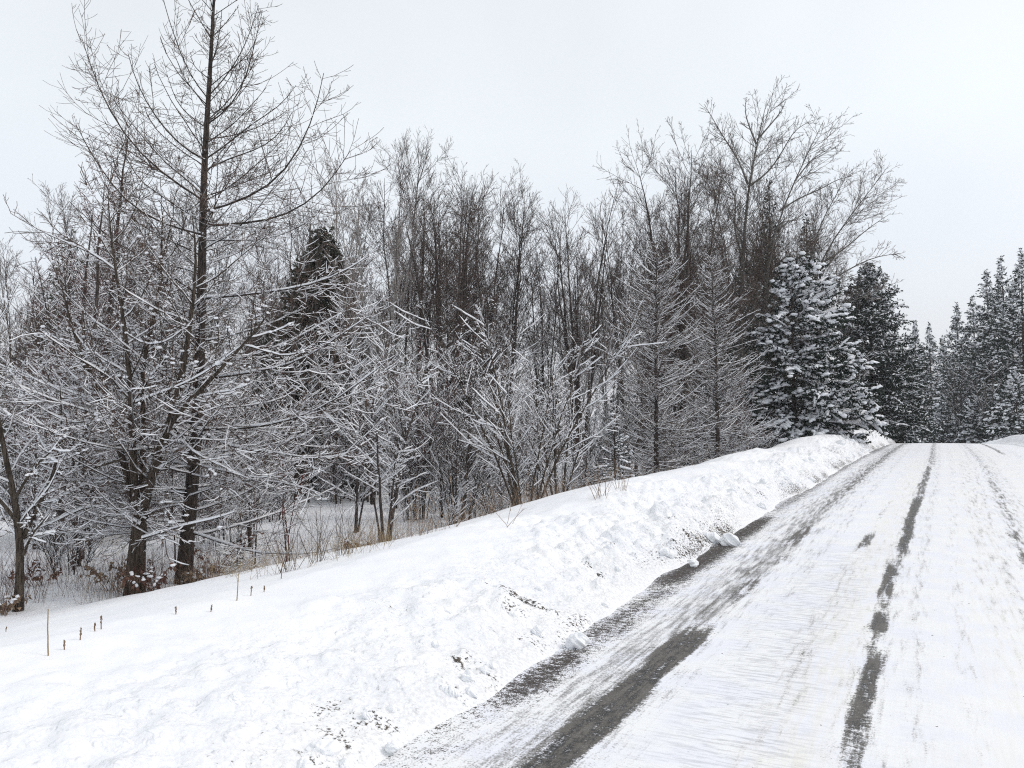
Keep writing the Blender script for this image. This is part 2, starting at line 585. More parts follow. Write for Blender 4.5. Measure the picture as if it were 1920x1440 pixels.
# ------------------------------------------------------------------ branch growth
def grow(start, d, L, r0, r1, k, up0, up1, wob, rng):
    nn = len(start)
    P = np.empty((nn, k, 3))
    P[:, 0] = start
    d = nrm(d)
    stp = (L / (k - 1))[:, None]
    for i in range(1, k):
        if i > 1:
            u = up0 + (up1 - up0) * (i - 1) / max(k - 2, 1)
            d = nrm(d + Z * u / (k - 1) * 1.0 + wob * rng.normal(size=(nn, 3)))
        P[:, i] = P[:, i - 1] + d * stp
    t = np.linspace(0, 1, k)[None]
    R = r0[:, None] * (1 - t) + r1 * t
    return P, R

def plen(P):
    return np.linalg.norm(np.diff(P, axis=1), axis=-1).sum(1)

def children(P, R, rng, m=None, dens=None, t0=.2, t1=1.0, ang=45, asd=10, lf=.5, labs=None, taper=.6, k=5,
             up=(.2, .5), wob=.08, r=(.006, .003), flat=0.0, lmin=.05, rf=.7, tpow=1.0):
    nn, kk, _ = P.shape
    Lp = plen(P)
    cnt = np.full(nn, m) if m is not None else rng.poisson(np.maximum(dens * Lp * (t1 - t0), .01))
    idx = np.repeat(np.arange(nn), cnt)
    c = len(idx)
    t = t0 + (t1 - t0) * rng.random(c) ** tpow
    s = t * (kk - 1)
    i = np.minimum(s.astype(int), kk - 2)
    f = (s - i)[:, None]
    pos = P[idx, i] * (1 - f) + P[idx, i + 1] * f
    rp = R[idx, i] * (1 - f[:, 0]) + R[idx, i + 1] * f[:, 0]
    T = nrm(P[idx, i + 1] - P[idx, i])
    u = side_of(T)
    v = np.cross(u, T)
    az = rng.random(c) * 2 * np.pi
    azf = np.where(rng.random(c) < .5, 0, np.pi) + rng.normal(size=c) * .5
    az = np.where(rng.random(c) < flat, azf, az)[:, None]
    al = np.radians(ang + asd * rng.normal(size=c))[:, None]
    d = np.cos(al) * T + np.sin(al) * (np.cos(az) * u + np.sin(az) * v)
    base = Lp[idx] * lf if labs is None else np.full(c, labs)
    L = np.maximum(base * (1 - taper * t) * (.45 + .75 * rng.random(c)), lmin)
    r0 = np.minimum(rp * rf, r[0] * (.4 + .6 * np.minimum(L / np.maximum(base.mean() if c else 1, 1e-6), 1.5)))
    r0 = np.maximum(r0, r[1])
    return grow(pos, d, L, r0, r[1], k, up[0], up[1], wob, rng)

def resample(pts, k):
    pts = np.asarray(pts, float)
    s = np.concatenate([[0], np.cumsum(np.linalg.norm(np.diff(pts, axis=0), axis=1))])
    q = np.linspace(0, s[-1], k)
    P = np.stack([np.interp(q, s, pts[:, a]) for a in range(3)], -1)
    for _ in range(2):
        P[1:-1] = .5 * P[1:-1] + .25 * (P[:-2] + P[2:])
    return P

def stem_line(H, rng, k=10, lean=(0, 0), bend=.03, start=(0, 0, -.15)):
    """one wandering stem from the ground up"""
    t = np.linspace(0, 1, k)
    w = np.cumsum(rng.normal(size=(k, 2)) * bend * H / k ** .5, axis=0)
    w -= w[0]
    P = np.zeros((k, 3))
    P[:, 0] = start[0] + lean[0] * H * t ** 1.3 + w[:, 0] * t
    P[:, 1] = start[1] + lean[1] * H * t ** 1.3 + w[:, 1] * t
    P[:, 2] = start[2] + (H - start[2]) * t
    return P

def taper(k, r0, r1, pw=.9, flare=.0):
    t = np.linspace(0, 1, k)
    return r1 + (r0 - r1) * (1 - t) ** pw + flare * r0 * np.exp(-t * 30)

# ------------------------------------------------------------------ the setting: ground, road
def lines(*segs):
    out = [segs[0][0]]
    for a, b_, s0, g in segs:
        x, s = a, s0
        while x < b_ - 1e-6:
            x = min(x + s, b_)
            out.append(x)
            s *= g
    return np.array(out)

xl = -lines((0, 2.3, .03, 1.0), (2.3, 5.5, .03, 1.004), (5.5, 12, .06, 1.012), (12, 60, .16, 1.05), (60, 700, 3, 1.2))[::-1] - 1.6
xr = lines((-1.6, 2.6, .4, 1.0), (2.6, 6.5, .07, 1.0), (6.5, 700, .15, 1.15))[1:]
gx = np.concatenate([xl, xr])
yl = lines((-300, -3, 30, .92), (-3, 1.2, .12, .99), (1.2, 11, .032, 1.0), (11, 60, .032, 1.0085), (60, 900, .5, 1.09))
GX, GY = np.meshgrid(gx, yl)
GZ = ground_z(GX, GY)
nx, ny = len(gx), len(yl)
ii = (np.arange(ny - 1)[:, None] * nx + np.arange(nx - 1)[None, :]).ravel()
quads = np.stack([ii, ii + 1, ii + nx + 1, ii + nx], -1)
dirt = np.zeros_like(GX)
grime = np.zeros_like(GX)
dd = foot_x(GY) - GX
lowb = np.exp(-np.clip(dd, 0, 9) / .30) * sstep(-.2, .02, dd) * (dd < 3)
dirt += lowb * .42 * np.interp(GY, [0, 5, 7, 12, 60], [.5, .75, 1.0, 1.1, 1.0]) * sstep(.3, .62, fbm(GX * 1.2, GY * .8, 90, 3)) * 1.6
grime += np.exp(-np.clip(dd, 0, 9) / .6) * sstep(-.2, .02, dd) * (dd < 3) * .35
crumb = sstep(-.1, .1, dd) * (1 - sstep(.9, 2.0, dd)) * np.interp(GY, [0, 5, 10], [.7, .85, 1])
# smears of gravel the plough threw on the bank: pixel row, column, radius (m), strength
for px, py, rx, ry, s_ in ((990, 1128, .30, .10, .62), (960, 1140, .14, .07, .5), (1255, 970, .16, .10, .5), (1290, 1000, .12, .12, .62),
                         (1305, 1008, .09, .09, .75), (1150, 1025, .18, .08, .5), (1265, 1012, .10, .06, .6), (1125, 1077, .07, .05, .55),
                         (1400, 925, .13, .1, .55), (1425, 925, .1, .1, .55), (610, 1330, .09, .16, .36), (625, 1375, .12, .08, .42),
                         (715, 1350, .13, .09, .48), (670, 1357, .1, .07, .40), (650, 1395, .1, .06, .48), (590, 1425, .1, .05, .5),
                         (1000, 1200, .12, .1, .45), (1070, 1195, .1, .12, .6), (880, 1235, .1, .06, .45), (860, 1243, .06, .05, .6),
                         (870, 1310, .14, .06, .45), (1560, 845, .4, .3, .55), (1100, 1060, .08, .06, .4), (735, 1140, .22, .10, .26),
                         (1480, 905, .2, .2, .4), (920, 1270, .25, .12, .34), (1340, 985, .1, .12, .5)):
    q_ = hit(px, py)
    g_ = np.exp(-(((GX - q_[0]) / rx) ** 2 + ((GY - q_[1]) / ry) ** 2) * .7)
    dirt = np.maximum(dirt, g_ * s_ * 1.12)
ground = link('ground', mesh('ground', np.stack([GX, GY, GZ], -1).reshape(-1, 3), [quads], M['ground'],
                             attrs={'dirt': dirt.ravel(), 'grime': grime.ravel(), 'crumb': crumb.ravel()}))
ground['kind'] = 'structure'

rx_ = np.concatenate([np.arange(-3.3, 2.2, .035), np.arange(2.2, 4.01, .12)])
ry_ = lines((-60, 1, 4, .95), (1, 9, .04, 1.0), (9, 75, .04, 1.009), (75, 320, .7, 1.05))
RX, RY = np.meshgrid(rx_, ry_)
SH = road_s(RY)
RZ = road_z(RY) - .012 * (RX - .4) ** 2 * .4 + .006 * (fbm(RX * 1.5, RY * .5, 101, 3) - .5)
bare = np.zeros_like(RX)
slush = np.zeros_like(RX)
gravel = np.zeros_like(RX)
scrape = np.zeros_like(RX)
warm = np.zeros_like(RX)

def band(A, xc, hw, y0, y1, amp, fy=.6, soft=.6, var=0.0, seed=0, wig=.03):
    """a streak along the road between y0 and y1, centred xc metres across, half width hw"""
    c_ = xc + wig * (fbm(RY * .7, RY * 0, seed, 2) - .5) * 2
    w_ = hw * (1 + .5 * (fbm(RY * 1.1, RY * 0 + 5, seed + 3, 3) - .5))
    soft = min(soft * 1.5, .95)
    fy = fy * 1.7
    f_ = 1 - sstep(w_ * (1 - soft), w_ * (1 + soft), np.abs(RX - c_))
    f_ = f_ * sstep(y0 - fy, y0 + fy, RY) * (1 - sstep(y1 - fy, y1 + fy, RY))
    if var:
        f_ = f_ * (1 - var + var * sstep(.35, .6, fbm(RX * 1.5, RY * np.clip(6 / np.maximum(RY, 3), .05, 1.2), seed + 9, 3)))
    A[:] = np.maximum(A, f_ * amp)

# plough-scraped shoulder beside the bank
band(gravel, -2.36, .15, 4.2, 5.8, .85, .3, .7, .3, 201)
band(gravel, -2.45, .17, 5.6, 8.5, .95, .4, .7, .3, 203)
band(gravel, -2.56, .2, 8.0, 14.0, 1.05, .5, .6, .2, 205)
band(gravel, -2.58, .2, 13, 34, .95, 2, .6, .35, 207)
band(gravel, -2.5, .24, 30, 58, .9, 4, .6, .3, 209)
band(gravel, -2.30, .10, 3.35, 3.75, .55, .15, .8, .3, 211)
band(gravel, -2.55, .30, 1, 20, .40, 1, .8, .4, 215)
# left wheel track
band(slush, -1.85, .40, 1, 60, .62, 1, .55, .25, 221)
band(slush, -1.80, .17, 3, 60, .95, 1, .6, .2, 223)
band(slush, -2.25, .35, 2, 60, .34, 1, .7, .3, 225)
band(bare, -1.70, .135, 0, 6.7, .98, .35, .22, .12, 231, .015)
band(bare, -1.83, .09, 3, 8.5, .58, .6, .5, .35, 233)
band(bare, -1.70, .085, 7.6, 9.0, .85, .3, .35, .2, 235)
band(bare, -1.86, .12, 8.5, 10.2, .55, .6, .5, .2, 237)
band(bare, -1.70, .09, 9.8, 10.6, .62, .3, .5, .2, 239)
band(bare, -1.74, .13, 11.0, 13.4, .70, .5, .4, .3, 241)
band(bare, -1.82, .15, 14, 34, .58, 2, .5, .45, 243)
band(bare, -1.80, .11, 26, 56, .72, 3, .5, .4, 245)
# the other wheel of the same lane
band(bare, -.36, .052, 0, 5.0, .85, .3, .35, .25, 251)
band(bare, -.365, .06, 4.4, 6.5, .95, .25, .3, .1, 253)
band(bare, -.385, .035, 6.2, 6.9, .75, .2, .4, .1, 255)
band(bare, -.38, .062, 7.0, 7.9, .90, .12, .3, .0, 257)
band(bare, -.40, .070, 8.4, 10.4, .90, .25, .3, .05, 259)
band(bare, -.36, .08, 10.9, 17.5, .98, .5, .4, .1, 261)
band(bare, -.36, .085, 17, 26, .85, 1, .4, .15, 263)
band(bare, -.32, .12, 25, 54, .82, 2, .5, .35, 265)
band(bare, -.37, .05, 0, 56, .66, 1, .5, .1, 266)
band(slush, -.37, .16, 0, 58, .42, 1, .7, .4, 267)
# thin patches between the wheels
band(bare, -.83, .075, 11.2, 12.6, .80, .3, .45, .15, 271)
band(bare, -.84, .05, 13.5, 16.5, .52, .8, .6, .5, 273)
band(bare, -.78, .07, 5.9, 6.5, .50, .2, .6, .3, 275)
band(bare, -.80, .06, 8.0, 8.5, .40, .2, .6, .3, 277)
band(slush, -.80, .15, 3.4, 12, .50, 1.5, .8, .6, 279)
band(slush, -1.0, .30, 20, 50, .42, 4, .8, .6, 281)
band(scrape, -.98, .38, 3.3, 11, .9, 1.5, .5, .3, 283)
band(scrape, -.62, .13, 3, 9, .55, 1.5, .6, .5, 285)
band(scrape, -.1, .2, 4, 30, .35, 1.5, .6, .7, 287)
for q_, (xx, hw_, y0_, y1_, am_) in enumerate(((-1.28, .10, 6, 40, .34), (-.62, .06, 5, 40, .36), (-.12, .07, 4, 45, .36), (.22, .09, 4, 45, .30),
                                          (.74, .06, 5, 50, .40), (1.28, .10, 7, 50, .38), (1.62, .08, 9, 50, .34), (2.35, .12, 14, 52, .40))):
    band(slush, xx, hw_, y0_, y1_, am_, 2, .8, .55, 330 + 2 * q_, .05)
# opposite lane
band(bare, .97, .08, 8.6, 50, .34, 1, .6, .5, 290)
band(bare, 1.0, .11, 9.2, 11.8, .95, .4, .5, .3, 291)
band(bare, .97, .08, 12.5, 13.6, .8, .3, .5, .2, 293)
band(bare, .99, .09, 14.2, 22, .88, .5, .5, .45, 295)
band(bare, 1.0, .07, 21, 44, .48, 2, .6, .7, 297)
band(bare, 1.95, .10, 33, 52, .70, 2, .5, .5, 299)
band(slush, .55, .14, 7, 30, .42, 3, .8, .7, 301)
band(slush, 1.0, .22, 7, 50, .46, 2, .8, .6, 303)
band(slush, 2.1, .35, 13, 54, .42, 4, .8, .6, 305)
band(warm, -.62, .22, 0, 30, .8, 2, .7, .4, 311)
band(warm, .3, .5, 3, 40, .55, 2, .7, .6, 313)
band(warm, 1.5, .5, 3, 40, .5, 2, .7, .6, 315)
nrx, nry = len(rx_), len(ry_)
ii = (np.arange(nry - 1)[:, None] * nrx + np.arange(nrx - 1)[None, :]).ravel()
road = link('road', mesh('road', np.stack([RX + SH, RY, RZ], -1).reshape(-1, 3), [np.stack([ii, ii + 1, ii + nrx + 1, ii + nrx], -1)],
                         M['road'], attrs=dict(bare=bare.ravel(), slush=slush.ravel(), gravel=gravel.ravel(),
                                               scrape=scrape.ravel(), warm=warm.ravel())))
road['kind'] = 'structure'

# ------------------------------------------------------------------ tree kinds
def finish(root, stems, twigs, rng, m_bark, m_twig, sides0=8, snow_amt=1.0, wmin=.008, h0=.016, zfade=None, clumps=0, cl_size=.03,
           limbs=(), cut=.35, stem_snow=True):
    """stems and limbs -> 'trunk', finer levels -> 'crown', lying snow -> 'snow'"""
    a = Acc()
    for P, R in stems:
        tubes(a, P, R, sides0)
    for P, R in limbs:
        tubes(a, P, R, 5)
    a.build('trunk', m_bark, root)
    a = Acc()
    for P, R in twigs:
        tubes(a, P, R, 3)
    a.build('crown', m_twig, root)
    if snow_amt > 0:
        a = Acc()
        if stem_snow:
            for P, R in list(stems):
                snowcaps(a, P, R, rng, snow_amt * .8, wmin, h0, zfade, .3)
        for P, R in limbs:
            snowcaps(a, P, R, rng, snow_amt * 1.15, wmin, h0 * 1.35, None if zfade is None else (zfade[0], zfade[1] * 1.15, zfade[2]), cut - .1, .75)
        for P, R in twigs:
            snowcaps(a, P, R, rng, snow_amt, wmin, h0, zfade, cut)
        if clumps:
            C = np.concatenate([P[:, 0] for P, R in list(limbs) + list(twigs)])
            if zfade is not None:
                C = C[rng.random(len(C)) < np.interp(C[:, 2], zfade[:2], [1, zfade[2]])]
            C = C[rng.permutation(len(C))[:clumps]]
            sz = cl_size * (.4 + .9 * rng.random(len(C)))
            blobs(a, C + Z * (sz * .3)[:, None], sz, sz * .6, rng)
        lying(a.build('snow', M['snow'], root))

def larch(root, trunk, r0, rng, nprim, lmax, rm, limbs=(), t0=.06, dens=(7, 9), snow=1.0, h0=.018, zfade=None, m_twig='twig',
          m_bark='bark_dark', elev=(-4, 52), up=(.25, .9), clumps=0, lsec=.36, prof_=(.75, .95, 1.0, .62, .36, .10)):
    kk = len(trunk)
    P0 = trunk[None]
    R0 = taper(kk, r0, rm * 1.2, .95, .35)[None]
    t = np.sort(t0 + (1 - t0) * rng.random(nprim))
    s = t * (kk - 1)
    i = np.minimum(s.astype(int), kk - 2)
    f = (s - i)[:, None]
    pos = trunk[i] * (1 - f) + trunk[i + 1] * f
    az = rng.random(nprim) * 2 * np.pi
    el = np.radians(np.interp(t, [0, .35, 1], [elev[0], elev[0] + 22, elev[1]]) + 9 * rng.normal(size=nprim))
    d = np.stack([np.cos(el) * np.cos(az), np.cos(el) * np.sin(az), np.sin(el)], -1)
    L = lmax * np.interp(t, [0, .1, .3, .6, .82, 1.0], prof_) * (.45 + .65 * rng.random(nprim))
    P1, R1 = grow(pos, d, L, np.maximum(.0040 * L + rm, rm * 1.3), rm, 9, up[0] - .2, up[1], .065, rng)
    lim = [(resample(q_, 9)[None], taper(9, r_, rm * 1.1, 1.0)[None]) for q_, r_ in limbs]
    if lim:
        P1 = np.concatenate([P1] + [x[0] for x in lim])
        R1 = np.concatenate([R1] + [x[1] for x in lim])
    P2, R2 = children(P1, R1, rng, dens=dens[0], t0=.12, t1=1, ang=52, asd=12, lf=lsec, taper=.55, k=7, up=(-.1, .9), wob=.085,
                      r=(rm * 1.1, rm * .8), flat=.75, lmin=.12)
    P3, R3 = children(P2, R2, rng, dens=dens[1], t0=.1, t1=1, ang=48, asd=16, lf=.42, taper=.5, k=4, up=(.1, .5), wob=.11,
                      r=(rm * .85, rm * .65), flat=.6, lmin=.05)
    finish(root, [(P0, R0)], [(P2, R2), (P3, R3)], rng, M[m_bark], M[m_twig], 9, snow, .55 * h0, h0, zfade, clumps, h0 * 1.3, [(P1, R1)])

def hardwood(root, stems, rng, rm, dens=(3.0, 6, 8), lens=(.34, .42, .4), ang=(36, 34, 36), t0=.22, up=(.5, .5), snow=.6, h0=.02,
             zfade=(4, 9, .1), m_bark='bark_black', m_twig='twig_dark', clumps=0, levels=3, sides=6, flat=0, cut=.35, taper1=.62):
    """stems: list of (polyline, base radius)"""
    S0 = [(P[None], taper(len(P), r, rm * 1.1, .85, .25)[None]) for P, r in stems]
    L1 = [children(P, R, rng, dens=dens[0], t0=t0, t1=.985, ang=ang[0], asd=9, lf=lens[0], taper=taper1, k=9, up=(up[0] * .4, up[0]),
                   wob=.075, r=(rm * 2.3, rm * .9), rf=.6, lmin=.25, tpow=.85) for P, R in S0]
    P1, R1 = np.concatenate([x[0] for x in L1]), np.concatenate([x[1] for x in L1])
    P2, R2 = children(P1, R1, rng, dens=dens[1], t0=.18, ang=ang[1], asd=11, lf=lens[1], taper=.6, k=5, up=(.1, up[1]), wob=.08,
                      r=(rm * 1.25, rm * .8), lmin=.12, flat=flat)
    tw = [(P2, R2)]
    if levels > 2:
        tw.append(children(P2, R2, rng, dens=dens[2], t0=.2, ang=ang[2], asd=12, lf=lens[2], taper=.5, k=4, up=(.05, .3), wob=.08,
                           r=(rm * .85, rm * .62), lmin=.08))
    finish(root, S0, tw, rng, M[m_bark], M[m_twig], sides, snow, .5 * h0, h0, zfade, clumps, h0 * 1.35, [(P1, R1)], cut)

def spruce(root, H, R, rng, nwh=24, per=8, m_needle='needle', snow=1.0, size=1.0, low=.05, droop=-.35, tip_up=.35, dens=7.5, need=.11,
           trunk_r=None, prof=None, asym=0.0, bl=1.0):
    """whorls of boughs, each a spine with side shoots set with needle tufts, snow pads on top"""
    tr = trunk_r or H * .013
    trunk = stem_line(H, rng, 9, bend=.006)
    a = Acc()
    tubes(a, trunk[None], taper(9, tr, .012, .95, .3)[None], 8)
    nb = nwh * per
    t = low + (1 - low) * (np.arange(nb) + rng.random(nb)) / nb
    z = t * H
    Rz = R * (np.interp(t, *prof) if prof is not None else np.interp(t, [0, .12, .3, .7, 1], [.85, 1, .86, .42, .03]))
    az = rng.random(nb) * 2 * np.pi
    L = np.maximum(Rz * (.72 + .42 * rng.random(nb)) * (1 + asym * np.cos(az - .6)), .12)
    el = np.radians(np.interp(t, [0, .5, 1], [-16, 6, 55]) + 8 * rng.normal(size=nb))
    d = np.stack([np.cos(el) * np.cos(az), np.cos(el) * np.sin(az), np.sin(el)], -1)
    pos = np.stack([np.interp(z, trunk[:, 2], trunk[:, 0]), np.interp(z, trunk[:, 2], trunk[:, 1]), z], -1)
    P1, R1 = grow(pos, d, L, .006 + .006 * L, .005, 8, droop, tip_up, .04, rng)
    tubes(a, P1, R1, 4)
    a.build('trunk', M['bark_dark'], root)
    P2, R2 = children(P1, R1, rng, dens=dens, t0=.16, t1=1, ang=50, asd=9, lf=.34, taper=.45, k=5, up=(-.5, -.15), wob=.05,
                      r=(.006, .004), flat=.9, lmin=.12)
    a = Acc()
    def tufts(P, per_m, ln, dn):
        nn, k, _ = P.shape
        Lp = plen(P)
        cnt = np.maximum(rng.poisson(per_m * Lp), 2)
        idx = np.repeat(np.arange(nn), cnt)
        c_ = len(idx)
        tt = rng.random(c_) ** .8
        s = tt * (k - 1)
        i = np.minimum(s.astype(int), k - 2)
        f = (s - i)[:, None]
        ps = P[idx, i] * (1 - f) + P[idx, i + 1] * f
        T = nrm(P[idx, i + 1] - P[idx, i])
        rd = rng.normal(size=(c_, 3))
        rd[:, 2] -= dn
        dr = nrm(T * .8 + nrm(rd) * .85)
        wv = nrm(np.cross(dr, rng.normal(size=(c_, 3))))
        l_ = (ln * (.55 + .8 * rng.random(c_)))[:, None]
        w_ = l_ * .20
        V = np.stack([ps - wv * w_, ps + dr * l_ * .55 + wv * w_ * 1.0, ps + dr * l_, ps + dr * l_ * .45 - wv * w_ * 1.0], 1)
        q = (np.arange(c_) * 4)[:, None] + np.arange(4)[None]
        a.add(V.reshape(-1, 3), quad=q)
    tufts(P2, 38 / size, need * size * .8, .45)
    tufts(P1[:, 3:], 16 / size, need * size, .25)
    a.build('crown', M[m_needle], root, smooth=False)
    if snow > 0:
        a = Acc()
        snowcaps(a, P2, R2 + .018 * size, rng, snow, .030 * size * bl, .030 * size * bl, None, .2)
        snowcaps(a, P1[:, 2:], R1[:, 2:] + .02 * size, rng, snow, .04 * size * bl, .045 * size * bl, None, .2)
        C = P2[:, 2:4].reshape(-1, 3)
        C = C[rng.random(len(C)) < .38 * snow]
        sz = .055 * size * bl * (.4 + .9 * rng.random(len(C)))
        blobs(a, C + Z * .02 * size, sz, sz * .5, rng)
        lying(a.build('snow', M['snow'], root))

def cedar(root, H, R, rng, nsp, prof, m_needle='needle_olive', snow=.1, sz=.11):
    """dense evergreen column of small upright sprays"""
    a = Acc()
    trunk = stem_line(H * .97, rng, 8, bend=.01)
    tubes(a, trunk[None], taper(8, H * .016, .02, .9, .3)[None], 8)
    a.build('trunk', M['bark_dark'], root)
    h = rng.random(nsp * 3)
    keep = rng.random(nsp * 3) < np.interp(h, *prof)
    h = h[keep][:nsp]
    nn = len(h)
    az = rng.random(nn) * 6.283
    lump = .62 + .55 * vnoise(az * 2.4, h * 10, 5) + .30 * vnoise(az * 6, h * 30, 9)
    rr = R * np.interp(h, *prof) * lump * (1 - .55 * rng.random(nn) ** 2.2)
    C = np.stack([rr * np.cos(az), rr * np.sin(az), h * H + .25 * rng.normal(size=nn)], -1)
    out = np.stack([np.cos(az), np.sin(az), np.full(nn, .5)], -1)
    a = Acc()
    for q_ in range(4):
        d = nrm(out + .75 * rng.normal(size=(nn, 3)))
        w = nrm(np.cross(d, rng.normal(size=(nn, 3))))
        l_ = (sz * (.6 + .9 * rng.random(nn)))[:, None]
        V = np.stack([C, C + d * l_ * .5 + w * l_ * .28, C + d * l_, C + d * l_ * .5 - w * l_ * .28], 1)
        a.add(V.reshape(-1, 3), quad=(np.arange(nn) * 4)[:, None] + np.arange(4)[None])
    a.build('crown', M[m_needle], root, smooth=False)
    a = Acc()
    pick = rng.random(nn) < snow
    Cs = C[pick] + out[pick] * sz * .35
    s_ = sz * .20 * (.4 + .9 * rng.random(len(Cs)))
    blobs(a, Cs, s_ * 1.2, s_ * .55, rng)
    lying(a.build('snow', M['snow'], root))

def rel(pts, base):
    return np.asarray(pts, float) - np.asarray(base, float)

def trace(pts, d0, d1, base, wig=0):
    """pixel polyline -> points at depths running from d0 to d1, in the thing's own space"""
    k = len(pts)
    return rel([pix(x, y, d0 + (d1 - d0) * i / max(k - 1, 1)) for i, (x, y) in enumerate(pts)], base)

#@@HEROES
# ------------------------------------------------------------------ the two big trees at the left
rng = np.random.default_rng(11)
b0 = spot(345, 13.8)
dl = proj(b0)[2]
o = thing('larch_tree', 'tallest tree at the left, a leafless larch with straight dark trunk and upswept boughs', 'tree', b0)
tp = resample(trace([(343, 1100), (347, 1040), (354, 980), (362, 880), (370, 780), (376, 640), (379, 470), (383, 300), (391, 180), (398, 60), (404, -60), (409, -160)], dl, dl, b0), 26)
lm = [([(383, 397), (420, 386), (463, 375), (500, 355), (536, 328), (570, 265), (598, 200), (607, 137)], -.3, -.9, .030),
      ([(382, 424), (440, 420), (503, 416), (540, 404), (569, 386), (600, 366), (620, 346), (656, 284)], -.2, -1.2, .032),
      ([(376, 560), (440, 556), (500, 548), (547, 543), (600, 532), (638, 516), (668, 500), (692, 480)], -.3, -1.3, .030),
      ([(373, 712), (456, 702), (510, 692), (558, 683), (592, 665), (620, 640), (652, 618), (690, 594)], -.2, -1.5, .032),
      ([(366, 805), (430, 806), (492, 802), (540, 792), (583, 778), (620, 758), (656, 734), (722, 680)], -.3, -1.6, .036),
      ([(366, 806), (400, 822), (438, 847), (480, 846), (525, 844), (562, 858), (598, 869), (630, 864), (656, 847)], -.3, -1.4, .030),
      ([(381, 375), (345, 360), (328, 343), (300, 320), (270, 299), (240, 265), (219, 237), (195, 190), (175, 146), (153, 70)], .1, .6, .028),
      ([(384, 300), (350, 285), (322, 258), (296, 226), (272, 190), (258, 158), (247, 140), (240, 100)], -.1, -.5, .022),
      ([(381, 440), (335, 430), (290, 415), (250, 395), (215, 355), (188, 318), (160, 270), (143, 235)], -.2, -.8, .028),
      ([(391, 180), (420, 150), (450, 105), (470, 60), (485, 10)], -.1, -.4, .015),
      ([(386, 235), (425, 215), (452, 170), (470, 120), (482, 60), (492, 20)], .1, .4, .018),
      ([(390, 185), (360, 150), (338, 100), (325, 60), (310, 20), (302, -20)], -.1, -.4, .015),
      ([(383, 300), (430, 270), (470, 230), (505, 215), (538, 190), (555, 160)], .1, .5, .020),
      ([(383, 320), (420, 300), (452, 290), (500, 275), (540, 235), (548, 210)], -.3, -.9, .018),
      ([(374, 650), (330, 660), (280, 655), (230, 640), (180, 610), (130, 560), (95, 520)], .2, .9, .028),
      ([(372, 740), (320, 756), (260, 760), (200, 750), (140, 720), (80, 690), (30, 640)], .4, 1.2, .028),
      ([(360, 890), (420, 905), (480, 898), (540, 905), (600, 925)], -.2, -1.0, .020),
      ([(356, 930), (400, 915), (440, 900), (475, 880), (500, 862)], -.2, -.8, .018)]
limbs = [(trace(q_, dl + a_, dl + b_, b0), r_ * .8) for q_, a_, b_, r_ in lm]
larch(o, tp, .130, rng, 140, 3.1, .0046, limbs, dens=(10.5, 10), snow=1.0, h0=.0145, zfade=(4.2, 7.6, .12), clumps=600, lsec=.48)

rng = np.random.default_rng(12)
b0 = spot(255, 12.7)
dm = proj(b0)[2]
o = thing('forked_tree', 'stout grey trunk forking low into five snow-laden stems, in front of the tall larch', 'tree', b0)
st = [([(252, 1125), (254, 1080), (257, 1030), (262, 985), (262, 955)], 0, 0, .175, .13),
      ([(258, 975), (246, 930), (233, 860), (215, 810), (199, 783), (180, 725), (160, 680), (142, 640), (128, 590), (112, 520)], 0, .3, .065, .02),
      ([(258, 975), (250, 900), (249, 830), (247, 750), (240, 680), (236, 625), (226, 560), (215, 500), (206, 440), (203, 380)], -.1, -.3, .065, .02),
      ([(266, 975), (272, 940), (277, 903), (292, 865), (310, 830), (325, 770), (346, 690), (356, 610), (365, 541), (372, 470), (360, 400)], 0, -.3, .078, .02),
      ([(264, 965), (268, 900), (268, 820), (270, 750), (262, 690), (276, 630), (298, 590), (306, 520), (300, 450), (306, 390)], .2, .6, .058, .02),
      ([(270, 950), (285, 890), (300, 820), (330, 775), (365, 742), (400, 710), (430, 672), (462, 640), (498, 606), (520, 560)], -.1, -.9, .058, .016)]
stems = []
for q_, a_, b_, r0_, r1_ in st:
    P = resample(trace(q_, dm + a_, dm + b_, b0), 14)
    stems.append((P[None], taper(14, r0_, .10 if r0_ > .15 else .006, .9, .25 if r0_ > .15 else 0)[None]))
lm = [([(233, 860), (190, 870), (150, 895), (143, 850), (160, 800), (185, 770)], -.4, -.9, .022),
      ([(262, 985), (200, 940), (150, 950), (90, 990), (40, 1000)], -.2, -.7, .026),
      ([(249, 800), (210, 770), (180, 790), (130, 800), (70, 760)], -.3, -1.0, .024),
      ([(199, 783), (170, 740), (130, 735), (85, 720), (30, 700), (-20, 650)], .1, .4, .024),
      ([(310, 830), (345, 850), (352, 868), (395, 880), (430, 893)], -.4, -.9, .020),
      ([(255, 755), (300, 738), (360, 715), (400, 690), (450, 650)], -.4, -1.0, .024),
      ([(237, 625), (275, 650), (320, 640), (350, 610)], -.3, -.8, .018),
      ([(302, 1015), (330, 975), (300, 950), (275, 968), (266, 985)][::-1], -.3, -.9, .018),
      ([(266, 1010), (300, 1000), (340, 985), (400, 975), (440, 960)], -.4, -1.2, .018),
      ([(215, 505), (170, 470), (120, 455), (70, 430), (20, 400)], .1, .5, .020),
      ([(365, 541), (410, 520), (450, 480), (490, 450), (515, 430)], -.2, -.6, .018)]
limbs = [(resample(trace(q_, dm + a_, dm + b_, b0), 9)[None], taper(9, r_ * .8, .005, 1.0)[None]) for q_, a_, b_, r_ in lm]
L1 = [children(P, R, rng, dens=4.2, t0=.12, ang=46, asd=16, lf=.36, taper=.35, k=9, up=(.3, .7), wob=.11, r=(.014, .0055), lmin=.3) for P, R in stems[1:]]
P1 = np.concatenate([x[0] for x in L1] + [x[0] for x in limbs])
R1 = np.concatenate([x[1] for x in L1] + [x[1] for x in limbs])
